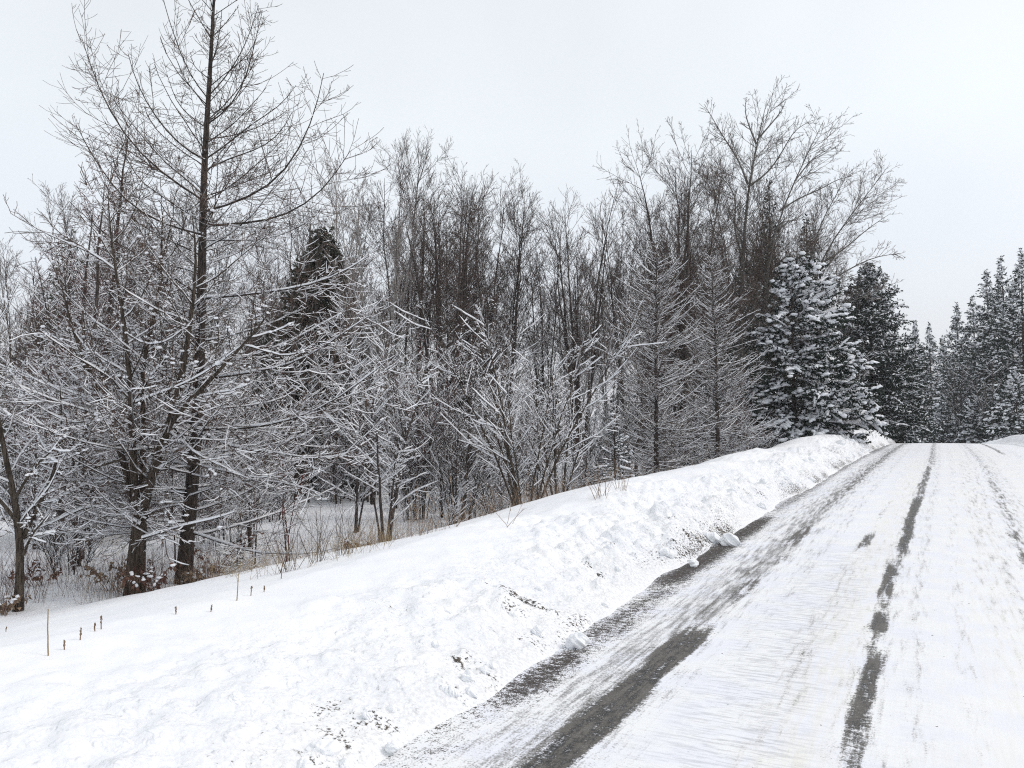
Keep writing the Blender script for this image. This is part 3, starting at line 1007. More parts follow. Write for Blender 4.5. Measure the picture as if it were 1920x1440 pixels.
P2, R2 = children(P1, R1, rng, dens=8.5, t0=.12, ang=48, asd=16, lf=.42, taper=.4, k=7, up=(.2, .6), wob=.14, r=(.007, .0050), lmin=.15)
P3, R3 = children(P2, R2, rng, dens=7.0, t0=.2, ang=42, asd=14, lf=.45, taper=.4, k=4, up=(.1, .3), wob=.12, r=(.0048, .0038), lmin=.08)
finish(o, stems, [(P2, R2), (P3, R3)], rng, M['bark_grey'], M['twig'], 10, 1.0, .0075, .0155, (3.6, 6.2, .25), 700, .034, [(P1, R1)])

def shrubby(name, label, cat, base, H, nst, spread, rng, rm=.005, r0=.03, dens=(3.5, 6, 7), h0=.024, snow=1.0, m_bark='bark_dark', m_twig='twig',
            clumps=300, zfade=None, group=None, lens=(.36, .42, .4), levels=3, ang=(36, 40, 40), t0=.2, hv=.35, up=(.4, .4), flat=0, sides=6):
    o = thing(name, label, cat, base, group)
    ss = []
    for i in range(nst):
        a_ = rng.random() * 6.283
        h_ = H * (1 - hv * rng.random())
        l_ = spread * (.3 + .9 * rng.random())
        ss.append((stem_line(h_, rng, 10, (l_ * math.cos(a_), l_ * math.sin(a_)), .03,
                             (.02 * nst * math.cos(a_), .02 * nst * math.sin(a_), -.15)), r0 * (.6 + .6 * rng.random())))
    hardwood(o, ss, rng, rm, dens, lens, ang, t0, up, snow, h0, zfade, m_bark, m_twig, clumps, levels, sides, flat)
    return o

def top_z(px_top, depth, px=None):
    return float(pix(px if px else 960, px_top, depth)[2])

# small tree at the left edge
rng = np.random.default_rng(13)
b0 = spot(36, 11.6)
dz = proj(b0)[2]
o = thing('young_tree', 'slim forking tree at the left edge with a few thick snowy limbs', 'tree', b0)
st = [([(34, 1150), (38, 1080), (42, 1020), (40, 985), (28, 930), (10, 860), (-5, 790), (-15, 700), (-25, 600)], 0, .1, .065, .012),
      ([(42, 1010), (58, 970), (78, 940), (100, 900), (110, 850), (118, 790), (112, 720)], .1, .5, .035, .010),
      ([(40, 990), (20, 960), (0, 940), (-30, 900), (-60, 820)], -.1, -.4, .035, .010),
      ([(44, 1040), (60, 1000), (75, 985), (95, 960)], -.2, -.5, .022, .008)]
S_ = [(resample(trace(q_, dz + a_, dz + b_, b0), 10), r0_) for q_, a_, b_, r0_, r1_ in st]
lm_extra = trace([(28, 935), (60, 880), (90, 850), (120, 830)], dz - .2, dz - .6, b0)
S_.append((resample(lm_extra, 10), .022))
hardwood(o, S_, rng, .0045, (6, 8, 7), (.42, .42, .4), (48, 46, 42), .2, (.3, .4), 1.0, .018, (4.0, 7, .4), 'bark_grey', 'twig', 500)

# two thin dark trunks and reddish crowns behind the forked tree
rng = np.random.default_rng(14)
for px, dp, top, lab, tw in ((157, 16.0, 330, 'thin dark trunk straight behind the forked tree, its crown a haze of reddish twigs', 'twig_red'),
                             (118, 17.0, 380, 'slimmer dark trunk beside the thin red-crowned one, behind the left-edge tree', 'twig_red')):
    b0 = spot(px, dp)
    H = top_z(top, dp) - b0[2]
    o = thing('red_twigged_tree', lab, 'tree', b0)
    ss = [(stem_line(H, rng, 12, (.02, .02), .015), .085)]
    for q_ in range(3):
        a_ = rng.random() * 6.28
        ss.append((stem_line(H * (.7 + .2 * rng.random()), rng, 12, (.16 * math.cos(a_), .16 * math.sin(a_)), .02, (0, 0, .5 + q_ * .4)), .04))
    hardwood(o, ss, rng, .0050, (6.5, 8, 8), (.26, .42, .42), (48, 42, 40), .1, (.4, .4), .9, .016, (3.5, 6, .3), 'bark_black', tw, 500)

# second larch, its thin leader left of the tall one
rng = np.random.default_rng(15)
dp = 17.5
b0 = spot(172, dp)
o = thing('larch_tree', 'thin-topped leafless larch left of the tall one, its leader bare against the sky', 'tree', b0)
H = top_z(225, dp) - b0[2]
tp = stem_line(H, rng, 20, (.05, .03), .012)
larch(o, tp, .12, rng, 110, 3.2, .0050, (), dens=(8, 9), snow=1.0, h0=.020, zfade=(4.0, 8.0, .2), clumps=300, m_twig='twig_red')

# dark evergreens behind the left trees
rng = np.random.default_rng(16)
CED = ([0, .08, .25, .5, .7, .85, .94, 1], [.8, 1, .98, .82, .63, .44, .26, .02])
dp = 29
b0 = spot(600, dp)
o = thing('cedar_tree', 'round-topped dark evergreen column standing alone behind the sweeping larch boughs', 'tree', b0)
cedar(o, top_z(432, dp) - b0[2], 1.75, rng, 21000, CED, snow=.34, sz=.12)
b0 = spot(655, 31)
o = thing('cedar_tree', 'lower dark evergreen on the right flank of the round-topped column', 'tree', b0)
cedar(o, top_z(610, 31) - b0[2], 1.25, rng, 8000, CED, snow=.34, sz=.12)
b0 = spot(528, 30)
o = thing('cedar_tree', 'lower dark evergreen on the left flank of the round-topped column', 'tree', b0)
cedar(o, top_z(600, 30) - b0[2], 1.3, rng, 9000, CED, snow=.34, sz=.12)
b0 = spot(118, 24)
o = thing('spruce_tree', 'dark evergreen almost hidden behind red twigs at the far left', 'tree', b0)
spruce(o, top_z(425, 24) - b0[2], 2.1, rng, 20, 8, 'needle_olive', .5, 1.15)

# ------------------------------------------------------------------ the snow-laden thicket along the ridge
rng = np.random.default_rng(21)
b0 = spot(985, 16.5)
o = shrubby('multi_stem_shrub', 'broad fan-shaped shrub of many stems white with snow, rooted on the ridge', 'shrub', b0,
            top_z(585, 16.5) - b0[2], 9, .52, rng, .0046, .034, (7.5, 8.5, 7), .015, 1.0, 'bark_grey', 'twig', 500, lens=(.36, .4, .4), ang=(38, 42, 42), hv=.45)
b0 = spot(1045, 17.5)
o = shrubby('multi_stem_shrub', 'narrower shrub leaning right beside the broad fan-shaped shrub', 'shrub', b0,
            top_z(640, 17.5) - b0[2], 6, .42, rng, .0046, .030, (7, 8, 7), .015, 1.0, 'bark_grey', 'twig', 300, hv=.5)
b0 = spot(724, 16.5)
o = shrubby('multi_stem_shrub', 'dark-stemmed shrub left of the fan-shaped one, with crooked white-topped branches', 'shrub', b0,
            top_z(665, 16.5) - b0[2], 5, .34, rng, .0046, .036, (7, 8, 7), .016, 1.0, 'bark_black', 'twig', 700, ang=(52, 46, 42), hv=.45, up=(.2, .3))
b0 = spot(668, 17.5)
o = shrubby('multi_stem_shrub', 'slender shrub under the lowest sweeping larch bough', 'shrub', b0,
            top_z(700, 17.5) - b0[2], 3, .25, rng, .0046, .026, (7, 8, 7), .015, 1.0, 'bark_black', 'twig', 300, ang=(50, 46, 42), hv=.4)
b0 = spot(860, 19)
o = shrubby('multi_stem_shrub', 'dense dark brush clump filling the gap left of the fan-shaped shrub', 'shrub', b0,
            top_z(600, 19) - b0[2], 11, .3, rng, .0048, .024, (7, 8, 8), .013, .75, 'bark_black', 'twig_dark', 600, hv=.5)
b0 = spot(790, 20)
o = shrubby('multi_stem_shrub', 'reddish-brown brush clump behind the dark-stemmed shrub', 'shrub', b0,
            top_z(610, 20) - b0[2], 9, .28, rng, .0048, .022, (7, 8, 8), .013, .75, 'bark_black', 'twig_red', 500, hv=.5)

# two young larches with level snowy sprays
rng = np.random.default_rng(22)
for px, dp, top, lab in ((1230, 23, 462, 'young larch of fine level branches, left one of a matching pair behind the bank'),
                         (1345, 26, 478, 'young larch of fine level branches nearest the big snowy spruce')):
    b0 = spot(px, dp)
    o = thing('larch_tree', lab, 'tree', b0)
    H = top_z(top, dp) - b0[2]
    tp = stem_line(H, rng, 18, (.0, .0), .010)
    larch(o, tp, .085, rng, 300, 2.2, .0052, (), t0=.08, dens=(10, 8), snow=.8, h0=.010, zfade=None, m_twig='twig_tan', elev=(-4, 30), up=(.3, .9), lsec=.27, prof_=(.7, .95, 1.0, .9, .62, .14) if px < 1300 else (.8, 1.0, .92, .8, .5, .2))

# little spruces
rng = np.random.default_rng(23)
for px, dp, top, R, lab in ((1152, 20, 778, .85, 'small spruce sapling bowed under snow, between the shrubs and the young larches'),
                            (1320, 27, 790, .9, 'pale snow-dusted spruce sapling under the second young larch'),
                            (1258, 28, 815, .8, 'low spruce sapling right of the first young larch trunk'),
                            (1442, 33, 785, .9, 'spruce sapling at the foot of the big snowy spruce')):
    b0 = spot(px, dp)
    o = thing('spruce_sapling', lab, 'tree', b0)
    spruce(o, top_z(top, dp) - b0[2], R, rng, 8, 6, 'needle_blue', 1.0, .75, .12, dens=9, need=.09, trunk_r=.035)
b0 = spot(450, 15.2)
o = thing('spruce_sapling', 'tiny evergreen seedling poking from the snow right of the larch trunk', 'tree', b0)
spruce(o, .48, .2, rng, 6, 5, 'needle_blue', .8, .4, .1, dens=16, need=.09, trunk_r=.012)

# the two big spruces by the crest
rng = np.random.default_rng(24)
b0 = spot(1490, 34)
o = thing('spruce_tree', 'big broad spruce with heavy snow on its boughs, beside the bend of the bank', 'tree', b0)
spruce(o, top_z(492, 34) - b0[2], 2.9, rng, 20, 8, 'needle', 1.1, 1.15, .02, dens=7.0, need=.17, asym=.25, bl=2.4, droop=-.6,
       prof=([0, .12, .3, .55, .75, .92, 1], [.8, 1, .95, .85, .62, .40, .12]))
b0 = spot(1636, 56)
o = thing('spruce_tree', 'tall dark spruce standing where the bank meets the crest of the road', 'tree', b0)
spruce(o, top_z(505, 58) - b0[2], 4.0, rng, 30, 10, 'needle', 1.0, 1.5, .02, dens=6.0, need=.17,
       prof=([0, .12, .3, .6, .8, 1], [.85, 1, .93, .72, .5, .05]), bl=1.2)
b0 = spot(1556, 50)
o = thing('spruce_tree', 'low dark spruce squeezed between the two big ones, a bare bush in front', 'tree', b0)
spruce(o, top_z(640, 50) - b0[2], 2.6, rng, 20, 8, 'needle', .7, 1.5, .02, dens=5, need=.16)
# ------------------------------------------------------------------ tall bare trees of the wood
rng = np.random.default_rng(31)
def tallset(nst, H, spread, rng, r0, hv=.2, z0=0, bend=.018):
    ss = []
    a0 = rng.random() * 6.28
    for i in range(nst):
        a_ = a0 + i * 6.28 / nst + rng.normal() * .4
        l_ = spread * (.35 + .8 * rng.random())
        ss.append((stem_line(H * (1 - hv * rng.random()), rng, 14, (l_ * math.cos(a_), l_ * math.sin(a_)), bend,
                             (.12 * math.cos(a_), .12 * math.sin(a_), -.15)), r0 * (.7 + .5 * rng.random())))
    return ss

def tall(name, label, px, dp, top, nst, spread, r0=.075, rm=.0058, dens=(4.2, 7.5, 9), lens=(.33, .46, .48), ang=(34, 36, 38), t0=.34, up=(.6, .4), snow=.6, h0=.018,
         zfade=(3.5, 8, .06), m_bark='bark_black', m_twig='twig_dark', group=None, hv=.2, sides=6, bend=.018):
    b0 = spot(px, dp)
    o = thing(name, label, 'tree', b0, group)
    H = top_z(top + 26, dp) - b0[2]
    hardwood(o, tallset(nst, H, spread, rng, r0, hv, 0, bend), rng, rm, dens, lens, ang, t0, up, snow, h0, zfade, m_bark, m_twig, 250, 3, sides)
    return o

tall('alder_tree', 'dark clump of straight stems fanning from one root in the middle of the wood', 835, 27, 268, 7, .13, .09, hv=.18)
tall('birch_tree', 'pale slender birch with wispy upright twigs, behind the round-topped evergreen', 640, 30.5, 262, 2, .10, .055, .0066, (5, 8, 9), (.22, .5, .5), (26, 30, 30), .35, (.9, .6), .4,
     m_bark='bark_birch', m_twig='twig_birch')
tall('birch_tree', 'white-stemmed birch clump right of the round-topped evergreen', 705, 26, 258, 4, .12, .055, .0066, (5, 8, 9), (.24, .5, .5), (26, 30, 30), .3, (.9, .6), .4,
     m_bark='bark_birch', m_twig='twig_birch')
tall('slender_tree', 'slender dark tree with the highest tip of the middle group', 745, 30, 232, 3, .07, .08, m_twig='twig', hv=.12)
tall('slender_tree', 'dark double-stemmed tree just right of the highest middle tip', 782, 29, 300, 2, .08, .10, m_twig='twig')
tall('slender_tree', 'bushy-crowned dark tree at the right end of the middle group', 945, 30, 320, 5, .13, .085, hv=.3)
tall('slender_tree', 'thin tree between the dark stem clump and the right end of the middle group', 895, 31, 312, 3, .09, .07, m_twig='twig')
tall('slender_tree', 'tree left of the first pale birch, its stem crossing the round-topped evergreen', 566, 26, 262, 2, .08, .07, m_twig='twig')
tall('slender_tree', 'rounded many-stemmed tree left of the gap before the big crowns', 1090, 31, 310, 7, .15, .085, hv=.3)
tall('slender_tree', 'fan of thin stems next to the tall black forked tree', 1185, 31, 318, 4, .16, .075, hv=.25)
tall('slender_tree', 'lower tree in the dip of the treeline', 1020, 33, 400, 4, .12, .06, hv=.25)

tall('poplar_tree', 'tall black-trunked forked tree with a spreading crown, right of the dip', 1288, 33, 222, 5, .15, .13, .0066, (4.8, 7.5, 9), (.36, .44, .44), (36, 36, 36), .25, (.6, .4), .4, bend=.02, hv=.22)
# the aspen, traced
rng = np.random.default_rng(33)
dp = 37
b0 = spot(1392, dp)
o = thing('aspen_tree', 'tallest tree on the right, a grey aspen with an open rounded crown', 'tree', b0)
st = [([(1385, 850), (1388, 700), (1390, 560), (1395, 430), (1402, 345), (1418, 270), (1430, 230), (1438, 188)], 0, 0, .155),
      ([(1402, 345), (1385, 300), (1355, 255), (1335, 220), (1320, 195)], 0, .8, .05),
      ([(1403, 350), (1440, 325), (1470, 280), (1490, 240), (1525, 225)], 0, -.8, .05),
      ([(1392, 480), (1375, 430), (1382, 370), (1365, 340), (1330, 315)], 0, .5, .05),
      ([(1418, 270), (1402, 230), (1396, 205), (1400, 185)], 0, .4, .045),
      ([(1420, 262), (1452, 225), (1468, 205), (1475, 185)], 0, -.4, .045)]
S_ = [(resample(trace(q_, dp + a_, dp + b_, b0), 12), r_) for q_, a_, b_, r_ in st]
hardwood(o, S_, rng, .0074, (6.5, 7.5, 8.5), (.30, .44, .44), (42, 40, 40), .24, (.4, .4), .35, .022, (5, 10, .05), 'bark_aspen', 'twig_tan', 150)
dp = 36
b0 = spot(1425, dp)
o = thing('aspen_tree', 'grey aspen leaning right past the tallest one', 'tree', b0)
st = [([(1425, 850), (1430, 650), (1440, 480), (1455, 410), (1480, 360), (1505, 310), (1530, 250), (1545, 225)], 0, 0, .10),
      ([(1462, 395), (1500, 370), (1540, 355), (1570, 335), (1600, 330)], 0, -.6, .045),
      ([(1442, 460), (1465, 415), (1500, 412)], 0, .5, .035),
      ([(1490, 340), (1520, 300), (1560, 275)], 0, -.4, .035)]
S_ = [(resample(trace(q_, dp + a_, dp + b_, b0), 12), r_) for q_, a_, b_, r_ in st]
hardwood(o, S_, rng, .0074, (6.0, 7.5, 8.5), (.28, .44, .44), (44, 40, 40), .27, (.4, .4), .35, .022, (5, 10, .05), 'bark_aspen', 'twig_tan', 150)
dp = 45
b0 = spot(1500, dp)
o = thing('aspen_tree', 'spreading bare tree bowed to the right above the two big spruces', 'tree', b0)
st = [([(1490, 850), (1500, 600), (1530, 500), (1570, 430), (1610, 390), (1640, 340), (1660, 320)], 0, -.5, .12),
      ([(1505, 585), (1550, 530), (1600, 500), (1640, 480), (1690, 475)], 0, -.8, .07),
      ([(1500, 600), (1520, 480), (1545, 400), (1580, 350), (1590, 320)], 0, .5, .07),
      ([(1530, 500), (1580, 470), (1625, 430), (1670, 400)], 0, .4, .06),
      ([(1500, 640), (1560, 580), (1620, 555), (1680, 530)], 0, -.9, .05)]
S_ = [(resample(trace(q_, dp + a_, dp + b_, b0), 12), r_) for q_, a_, b_, r_ in st]
hardwood(o, S_, rng, .0078, (6.5, 7.5, 8), (.29, .44, .44), (42, 40, 40), .25, (.4, .4), .5, .022, (5, 10, .15), 'bark_aspen', 'twig_tan', 150)
rng = np.random.default_rng(34)
for px, dp, top, R, lab in ((1448, 44, 330, 2.0, 'dark spruce top showing through the branches of the tallest aspen'),
                            (1518, 47, 402, 2.8, 'dark spruce behind the bowed tree, left of its branches'),
                            (880, 34, 545, 2.0, 'small dark evergreen behind the dark stem clump'),
                            (1395, 42, 475, 2.2, 'dark spruce behind the trunk of the tallest aspen')):
    b0 = spot(px, dp)
    o = thing('spruce_tree', lab, 'tree', b0)
    spruce(o, top_z(top, dp) - b0[2], R, rng, 26, 7, 'needle', .35, 1.5, .05, dens=4.6, need=.16)
tall('larch_sapling_tree', 'rusty-twigged slim larch left of the black forked tree', 1238, 30, 425, 1, .02, .07, .0085, (16, 6, 5), (.12, .45, .4), (62, 42, 36), .1, (.3, .3), .4, m_twig='twig_red')

# ------------------------------------------------------------------ conifers beyond the crest
rng = np.random.default_rng(41)
def far_spruce(px, dp, top, R, lab, needle='needle', snow=.72, low=.03, nwh=24, per=7, size=1.9, **kw):
    b0 = spot(px, dp)
    o = thing('spruce_tree', lab, 'tree', b0)
    spruce(o, top_z(top, dp) - b0[2], R, rng, nwh, per + 1, needle, snow, size, low, dens=4.0, need=.18, bl=1.7, prof=([0, .12, .4, .7, .9, 1], [.95, 1, .78, .46, .17, .02]), **kw)
    return o
far_spruce(1862, 84, 503, 4.2, 'tall snowy spruce beyond the crest, second tip from the right edge', nwh=30)
far_spruce(1893, 80, 478, 4.0, 'snowy spruce beyond the crest with the sharp tip just inside the right edge', nwh=30)
far_spruce(1924, 74, 466, 4.2, 'snowy spruce cut by the right edge of the photograph', nwh=30)
far_spruce(1800, 98, 568, 3.9, 'slimmer spruce left of the taller right-hand spruces, its trunk showing', low=.3)
far_spruce(1832, 92, 555, 4.0, 'spruce in the row between the slim one and the tallest right-hand pair')
far_spruce(1720, 130, 603, 3.6, 'far thin pine with a dark tufted top, left one of two over the crest', 'needle', .8, .45, size=2.3)
far_spruce(1748, 126, 606, 3.6, 'far thin pine with a dark tufted top, right one of two over the crest', 'needle', .8, .4, size=2.3)
far_spruce(1775, 118, 632, 3.8, 'far spruce right of the two thin pines', 'needle', .8, .1, size=2.2)
far_spruce(1768, 84, 748, 2.6, 'small snow-covered spruce low over the crest in the middle of the road', snow=1.2, nwh=14, size=1.6)
far_spruce(1836, 78, 742, 2.6, 'small snow-covered spruce at the right road side, right of the smallest one', snow=1.2, nwh=14, size=1.6)
far_spruce(1908, 66, 690, 3.0, 'small snow-covered spruce by the right bank at the picture edge', snow=1.2, nwh=16, size=1.6)
far_spruce(1690, 76, 640, 3.0, 'narrow spruce tucked behind the tall dark spruce at the crest', 'needle', .6)
rng = np.random.default_rng(42)
tall('bare_tree', 'far pale bare tree fading left of the two thin pines', 1700, 135, 622, 2, .06, .10, .022, (3, 3, 2.5), (.22, .45, .45), m_twig='twig_tan', snow=.5, zfade=(30, 40, .5))
tall('bare_tree', 'bare twiggy tree in front of the far spruces, over the crest', 1800, 84, 650, 4, .16, .09, .015, (3.5, 4, 4), (.3, .45, .45), (44, 40, 40), m_twig='twig_tan', snow=.6, zfade=(30, 40, .5))
tall('bare_tree', 'low bare tree between the two small snow-covered spruces', 1806, 80, 735, 5, .2, .06, .014, (4, 4, 4), (.32, .45, .45), (46, 40, 40), m_twig='twig_tan', snow=.7, zfade=(30, 40, .5))
tall('bare_tree', 'bare twiggy tree left of the small middle spruce, over the crest', 1735, 92, 668, 4, .15, .08, .015, (3.5, 4, 4), (.3, .45, .45), (46, 40, 40), m_twig='twig_tan', snow=.6, zfade=(30, 40, .5))
tall('bare_tree', 'snowy-branched bare tree against the dark spruce near the right edge', 1858, 74, 640, 4, .17, .08, .014, (4, 4, 4), (.32, .45, .45), (48, 42, 40), m_twig='twig_tan', snow=.8, zfade=(30, 40, .5))
tall('bare_tree', 'bare bush sprawling between the big broad spruce and the tall dark one', 1592, 52, 600, 5, .26, .05, .008, (4, 5, 5), (.34, .45, .45), (44, 40, 40), m_twig='twig_tan', m_bark='bark_grey', snow=.7, zfade=(30, 40, .5))

# ------------------------------------------------------------------ the depth of the wood
rng = np.random.default_rng(51)
far_away = (0, -60, -30)
protos = []
def proto_tall(nst, spread, r0, tw, bk, lens, ang):
    o = thing('background_tree', 'bare tree deep in the wood', 'tree', (0, 0, 0), 'bare trees deep in the wood')
    hardwood(o, tallset(nst, 13.0, spread, rng, r0 * .65, .25), rng, .0066, (3.6, 6.5, 8), lens, ang, .32, (.6, .4), .8, .018, (3.5, 8, .08), bk, tw, 200)
    return o
protos = [proto_tall(3, .10, .10, 'twig_dark', 'bark_black', (.31, .46, .46), (33, 34, 36)),
          proto_tall(5, .16, .09, 'twig', 'bark_black', (.32, .46, .46), (34, 36, 36)),
          proto_tall(2, .08, .10, 'twig_tan', 'bark_grey', (.31, .46, .46), (34, 34, 36)),
          proto_tall(6, .18, .07, 'twig_dark', 'bark_black', (.33, .46, .46), (36, 36, 36))]
sky_px = [-200, 0, 60, 150, 300, 560, 640, 745, 850, 950, 1010, 1090, 1190, 1290, 1420, 1550, 1620, 1690]
sky_py = [430, 425, 385, 330, 330, 330, 290, 280, 310, 345, 440, 340, 345, 270, 260, 340, 460, 600]
LAB_BG = 'bare tree deep in the wood, merging with the others around it'
for n_, (px, dp) in enumerate(zip(np.linspace(-130, 1560, 46) + rng.normal(size=46) * 14, 30 + 18 * rng.random(46))):
    b0 = spot(px, dp)
    mid = 640 < px < 1220
    if px > 1330:
        dp = 46 + .5 * (dp - 30)
        b0 = spot(px, dp)
    row = np.interp(px, sky_px, sky_py) + 20 + 170 * rng.random() ** 1.3 + (70 if mid and n_ % 2 else 0)
    if mid and n_ % 2 == 1 and n_ > 4:
        continue
    H = top_z(row, dp) - b0[2]
    src = protos[int(rng.integers(4))]
    k_ = H / 13.0
    if n_ < 4:
        src = protos[n_]
        src.location = [float(v) for v in b0]
        src.scale = (k_, k_, k_)
        src['label'] = LAB_BG
    else:
        dup(src, b0, rng.random() * 6.28, (k_ * (.9 + .2 * rng.random()), k_, k_), LAB_BG, 'bare trees deep in the wood')

# dark evergreens far back that close the view under the crowns
rng = np.random.default_rng(52)
LAB_EV = 'dark evergreen far back in the wood, seen only in pieces between the trunks'
ev = []
for n_, (px, dp) in enumerate(zip(np.linspace(-140, 1500, 40) + rng.normal(size=40) * 12, 44 + 20 * rng.random(40))):
    b0 = spot(px, dp)
    row = 560 + 110 * rng.random() - (60 if px > 1250 else 0) + (105 if 640 < px < 1180 else 0)
    if 660 < px < 1150 and n_ % 2:
        continue
    H = top_z(row, dp) - b0[2]
    if n_ < 2:
        o = thing('background_spruce', LAB_EV, 'tree', b0, 'dark evergreens far back in the wood')
        spruce(o, H, H * .26, rng, 18, 7, 'needle_olive', .9, 1.7, .02, dens=4.2, need=.18)
        ev.append((o, H))
    else:
        src, h_ = ev[n_ % 2]
        dup(src, b0, rng.random() * 6.28, H / h_, LAB_EV, 'dark evergreens far back in the wood')

# saplings and brush of the understorey
rng = np.random.default_rng(53)
G_SAP, G_BR = 'snowy saplings in the thicket', 'low snowy brush on the forest floor'
LAB_SAP = 'snow-dusted sapling lost in the tangle of the thicket'
LAB_BR = 'low snowy brush clump at the foot of the thicket'
sap = [shrubby('sapling', LAB_SAP, 'sapling', (0, 0, 0), 5.0, 1, .10, rng, .0050, .034, (8, 8.5, 8), .014, 1.0, 'bark_black', 'twig', 260, group=G_SAP, lens=(.32, .45, .42), ang=(48, 44, 42), t0=.12),
       shrubby('sapling', LAB_SAP, 'sapling', (0, 0, 0), 5.0, 3, .16, rng, .0050, .028, (7, 8, 8), .014, 1.0, 'bark_dark', 'twig_dark', 260, group=G_SAP, lens=(.32, .45, .42), ang=(42, 42, 42), t0=.12),
       shrubby('sapling', LAB_SAP, 'sapling', (0, 0, 0), 5.0, 5, .24, rng, .0050, .024, (6.5, 8, 8), .013, .9, 'bark_black', 'twig_red', 260, group=G_SAP, lens=(.32, .45, .42), ang=(40, 42, 42), t0=.12),
       shrubby('sapling', LAB_SAP, 'sapling', (0, 0, 0), 5.0, 7, .30, rng, .0050, .022, (6.5, 8, 7), .015, 1.1, 'bark_grey', 'twig_tan', 300, group=G_SAP, lens=(.32, .45, .42), ang=(44, 44, 42), t0=.12)]
bru = [shrubby('brush_clump', LAB_BR, 'brush', (0, 0, 0), 1.7, 12, .5, rng, .0048, .010, (7, 8, 6), .016, .8, 'bark_dark', 'twig', 120, group=G_BR, lens=(.4, .45, .4), ang=(38, 40, 40), t0=.1, hv=.5, sides=4),
       shrubby('brush_clump', LAB_BR, 'brush', (0, 0, 0), 1.7, 14, .55, rng, .0048, .009, (7, 8, 6), .016, .7, 'bark_dark', 'twig_red', 120, group=G_BR, lens=(.4, .45, .4), ang=(38, 40, 40), t0=.1, hv=.5, sides=4),
       shrubby('brush_clump', LAB_BR, 'brush', (0, 0, 0), 1.7, 10, .6, rng, .0048, .009, (7, 7, 6), .018, .9, 'bark_dark', 'twig_tan', 140, group=G_BR, lens=(.4, .45, .4), ang=(44, 44, 40), t0=.1, hv=.5, sides=4)]
spots = []
for _ in range(44):                                            # left wood
    spots.append((rng.uniform(-110, 560), 14.6 + 15 * rng.random() ** .9, rng.uniform(2.6, 5.6)))
for _ in range(70):                                            # middle and right
    px = rng.uniform(540, 1400)
    spots.append((px, np.interp(px, [540, 1000, 1480], [19, 19.5, 31]) + 13 * rng.random(), rng.uniform(2.8, 5.2)))
for n_, (px, dp, H) in enumerate(spots):
    b0 = spot(px, dp)
    if 500 < px < 700 and dp < 28:
        px, dp = px - 260, dp * .9 + 2
        b0 = spot(px, dp)
    src = sap[n_] if n_ < 4 else sap[int(rng.integers(4))]
    k_ = H / 5.0
    if n_ < 4:
        src.location = [float(v) for v in b0]
        src.scale = (k_, k_, k_)
    else:
        dup(src, b0, rng.random() * 6.28, k_)
for px, dp, H, q_ in ((548, 25.0, 5.2, 3), (582, 24.0, 4.2, 0), (618, 26.0, 5.6, 1), (655, 25.0, 6.6, 3), (690, 24.0, 5.8, 3), (520, 26.0, 4.8, 1), (636, 23.5, 3.6, 2)):
    dup(sap[q_], spot(px, dp), rng.random() * 6.28, H / 5.0, 'sapling standing before the dark evergreen column')
spots = []
for _ in range(84):
    px = rng.uniform(-80, 1430)
    d0 = np.interp(px, [-80, 250, 500, 540, 690, 730, 900, 1430], [13.5, 14.2, 17, 24, 24, 17.5, 18, 28])
    spots.append((px, d0 + 9 * rng.random() ** 1.3, rng.uniform(.7, 1.9)))
for n_, (px, dp, H) in enumerate(spots):
    b0 = spot(px, dp)
    src = bru[n_] if n_ < 3 else bru[int(rng.integers(3))]
    k_ = H / 1.7
    if n_ < 3:
        src.location = [float(v) for v in b0]
        src.scale = (k_, k_, k_)
    else:
        dup(src, b0, rng.random() * 6.28, k_)

# ------------------------------------------------------------------ weeds and grass standing out of the snow
rng = np.random.default_rng(61)
def blades(name, label, X0, Y0, hts, m, lean=.35, r=.0035):
    nn = len(X0)
    z0 = ground_z(X0, Y0)
    az = rng.random(nn) * 6.283
    ln = np.abs(rng.normal(size=nn)) * lean
    d = np.stack([np.cos(az) * ln, np.sin(az) * ln, np.ones(nn)], -1)
    P, R = grow(np.stack([X0, Y0, z0 - .05], -1), d, hts + .05, np.full(nn, r), r * .55, 5, -.1, -.5, .09, rng)
    P2, R2 = children(P, R, rng, dens=2.2, t0=.4, ang=35, asd=10, lf=.35, k=3, up=(0, 0), wob=.05, r=(r * .8, r * .6), lmin=.04)
    a = Acc()
    tubes(a, P, R, 3)
    tubes(a, P2, R2, 3)
    o = a.build(name, m)
    o['kind'] = 'stuff'
    o['label'] = label
    return o

def scatter(n, px0, px1, dfun, seed, cell=.5, thr=.45):
    px = rng.uniform(px0, px1, n)
    dp = dfun(px)
    p = np.stack([pix(a, 800, b_)[:2] for a, b_ in zip(px, dp)])
    keep = fbm(p[:, 0] / cell, p[:, 1] / cell, seed, 2) > thr
    return p[keep, 0], p[keep, 1]

edge = lambda px: np.interp(px, [-60, 36, 255, 345, 450, 600, 724, 850, 985, 1150, 1300], [11.0, 11.3, 12.2, 12.4, 11.8, 11.4, 10.4, 11.0, 12.6, 15.5, 22])
X0, Y0 = scatter(4600, -60, 1320, lambda px: edge(px) + 8 * rng.random(len(px)) ** 1.4, 5, .9, .44)
blades('dry_grass', 'thin brown grass and stalks poking through the snow along the thicket', X0, Y0, rng.uniform(.12, .55, len(X0)), M['weed'], .55, .0020)
X0, Y0 = scatter(700, 400, 740, lambda px: 8.0 + 4 * rng.random(len(px)), 12, .5, .5)
blades('grass_stems', 'sparse tan stems on the snow slope before the snowy clearing', X0, Y0, rng.uniform(.08, .34, len(X0)), M['straw'], .6, .0019)
X0, Y0 = scatter(1300, -60, 420, lambda px: edge(px) + .1 + 4 * rng.random(len(px)) ** 1.2, 8, .7, .48)
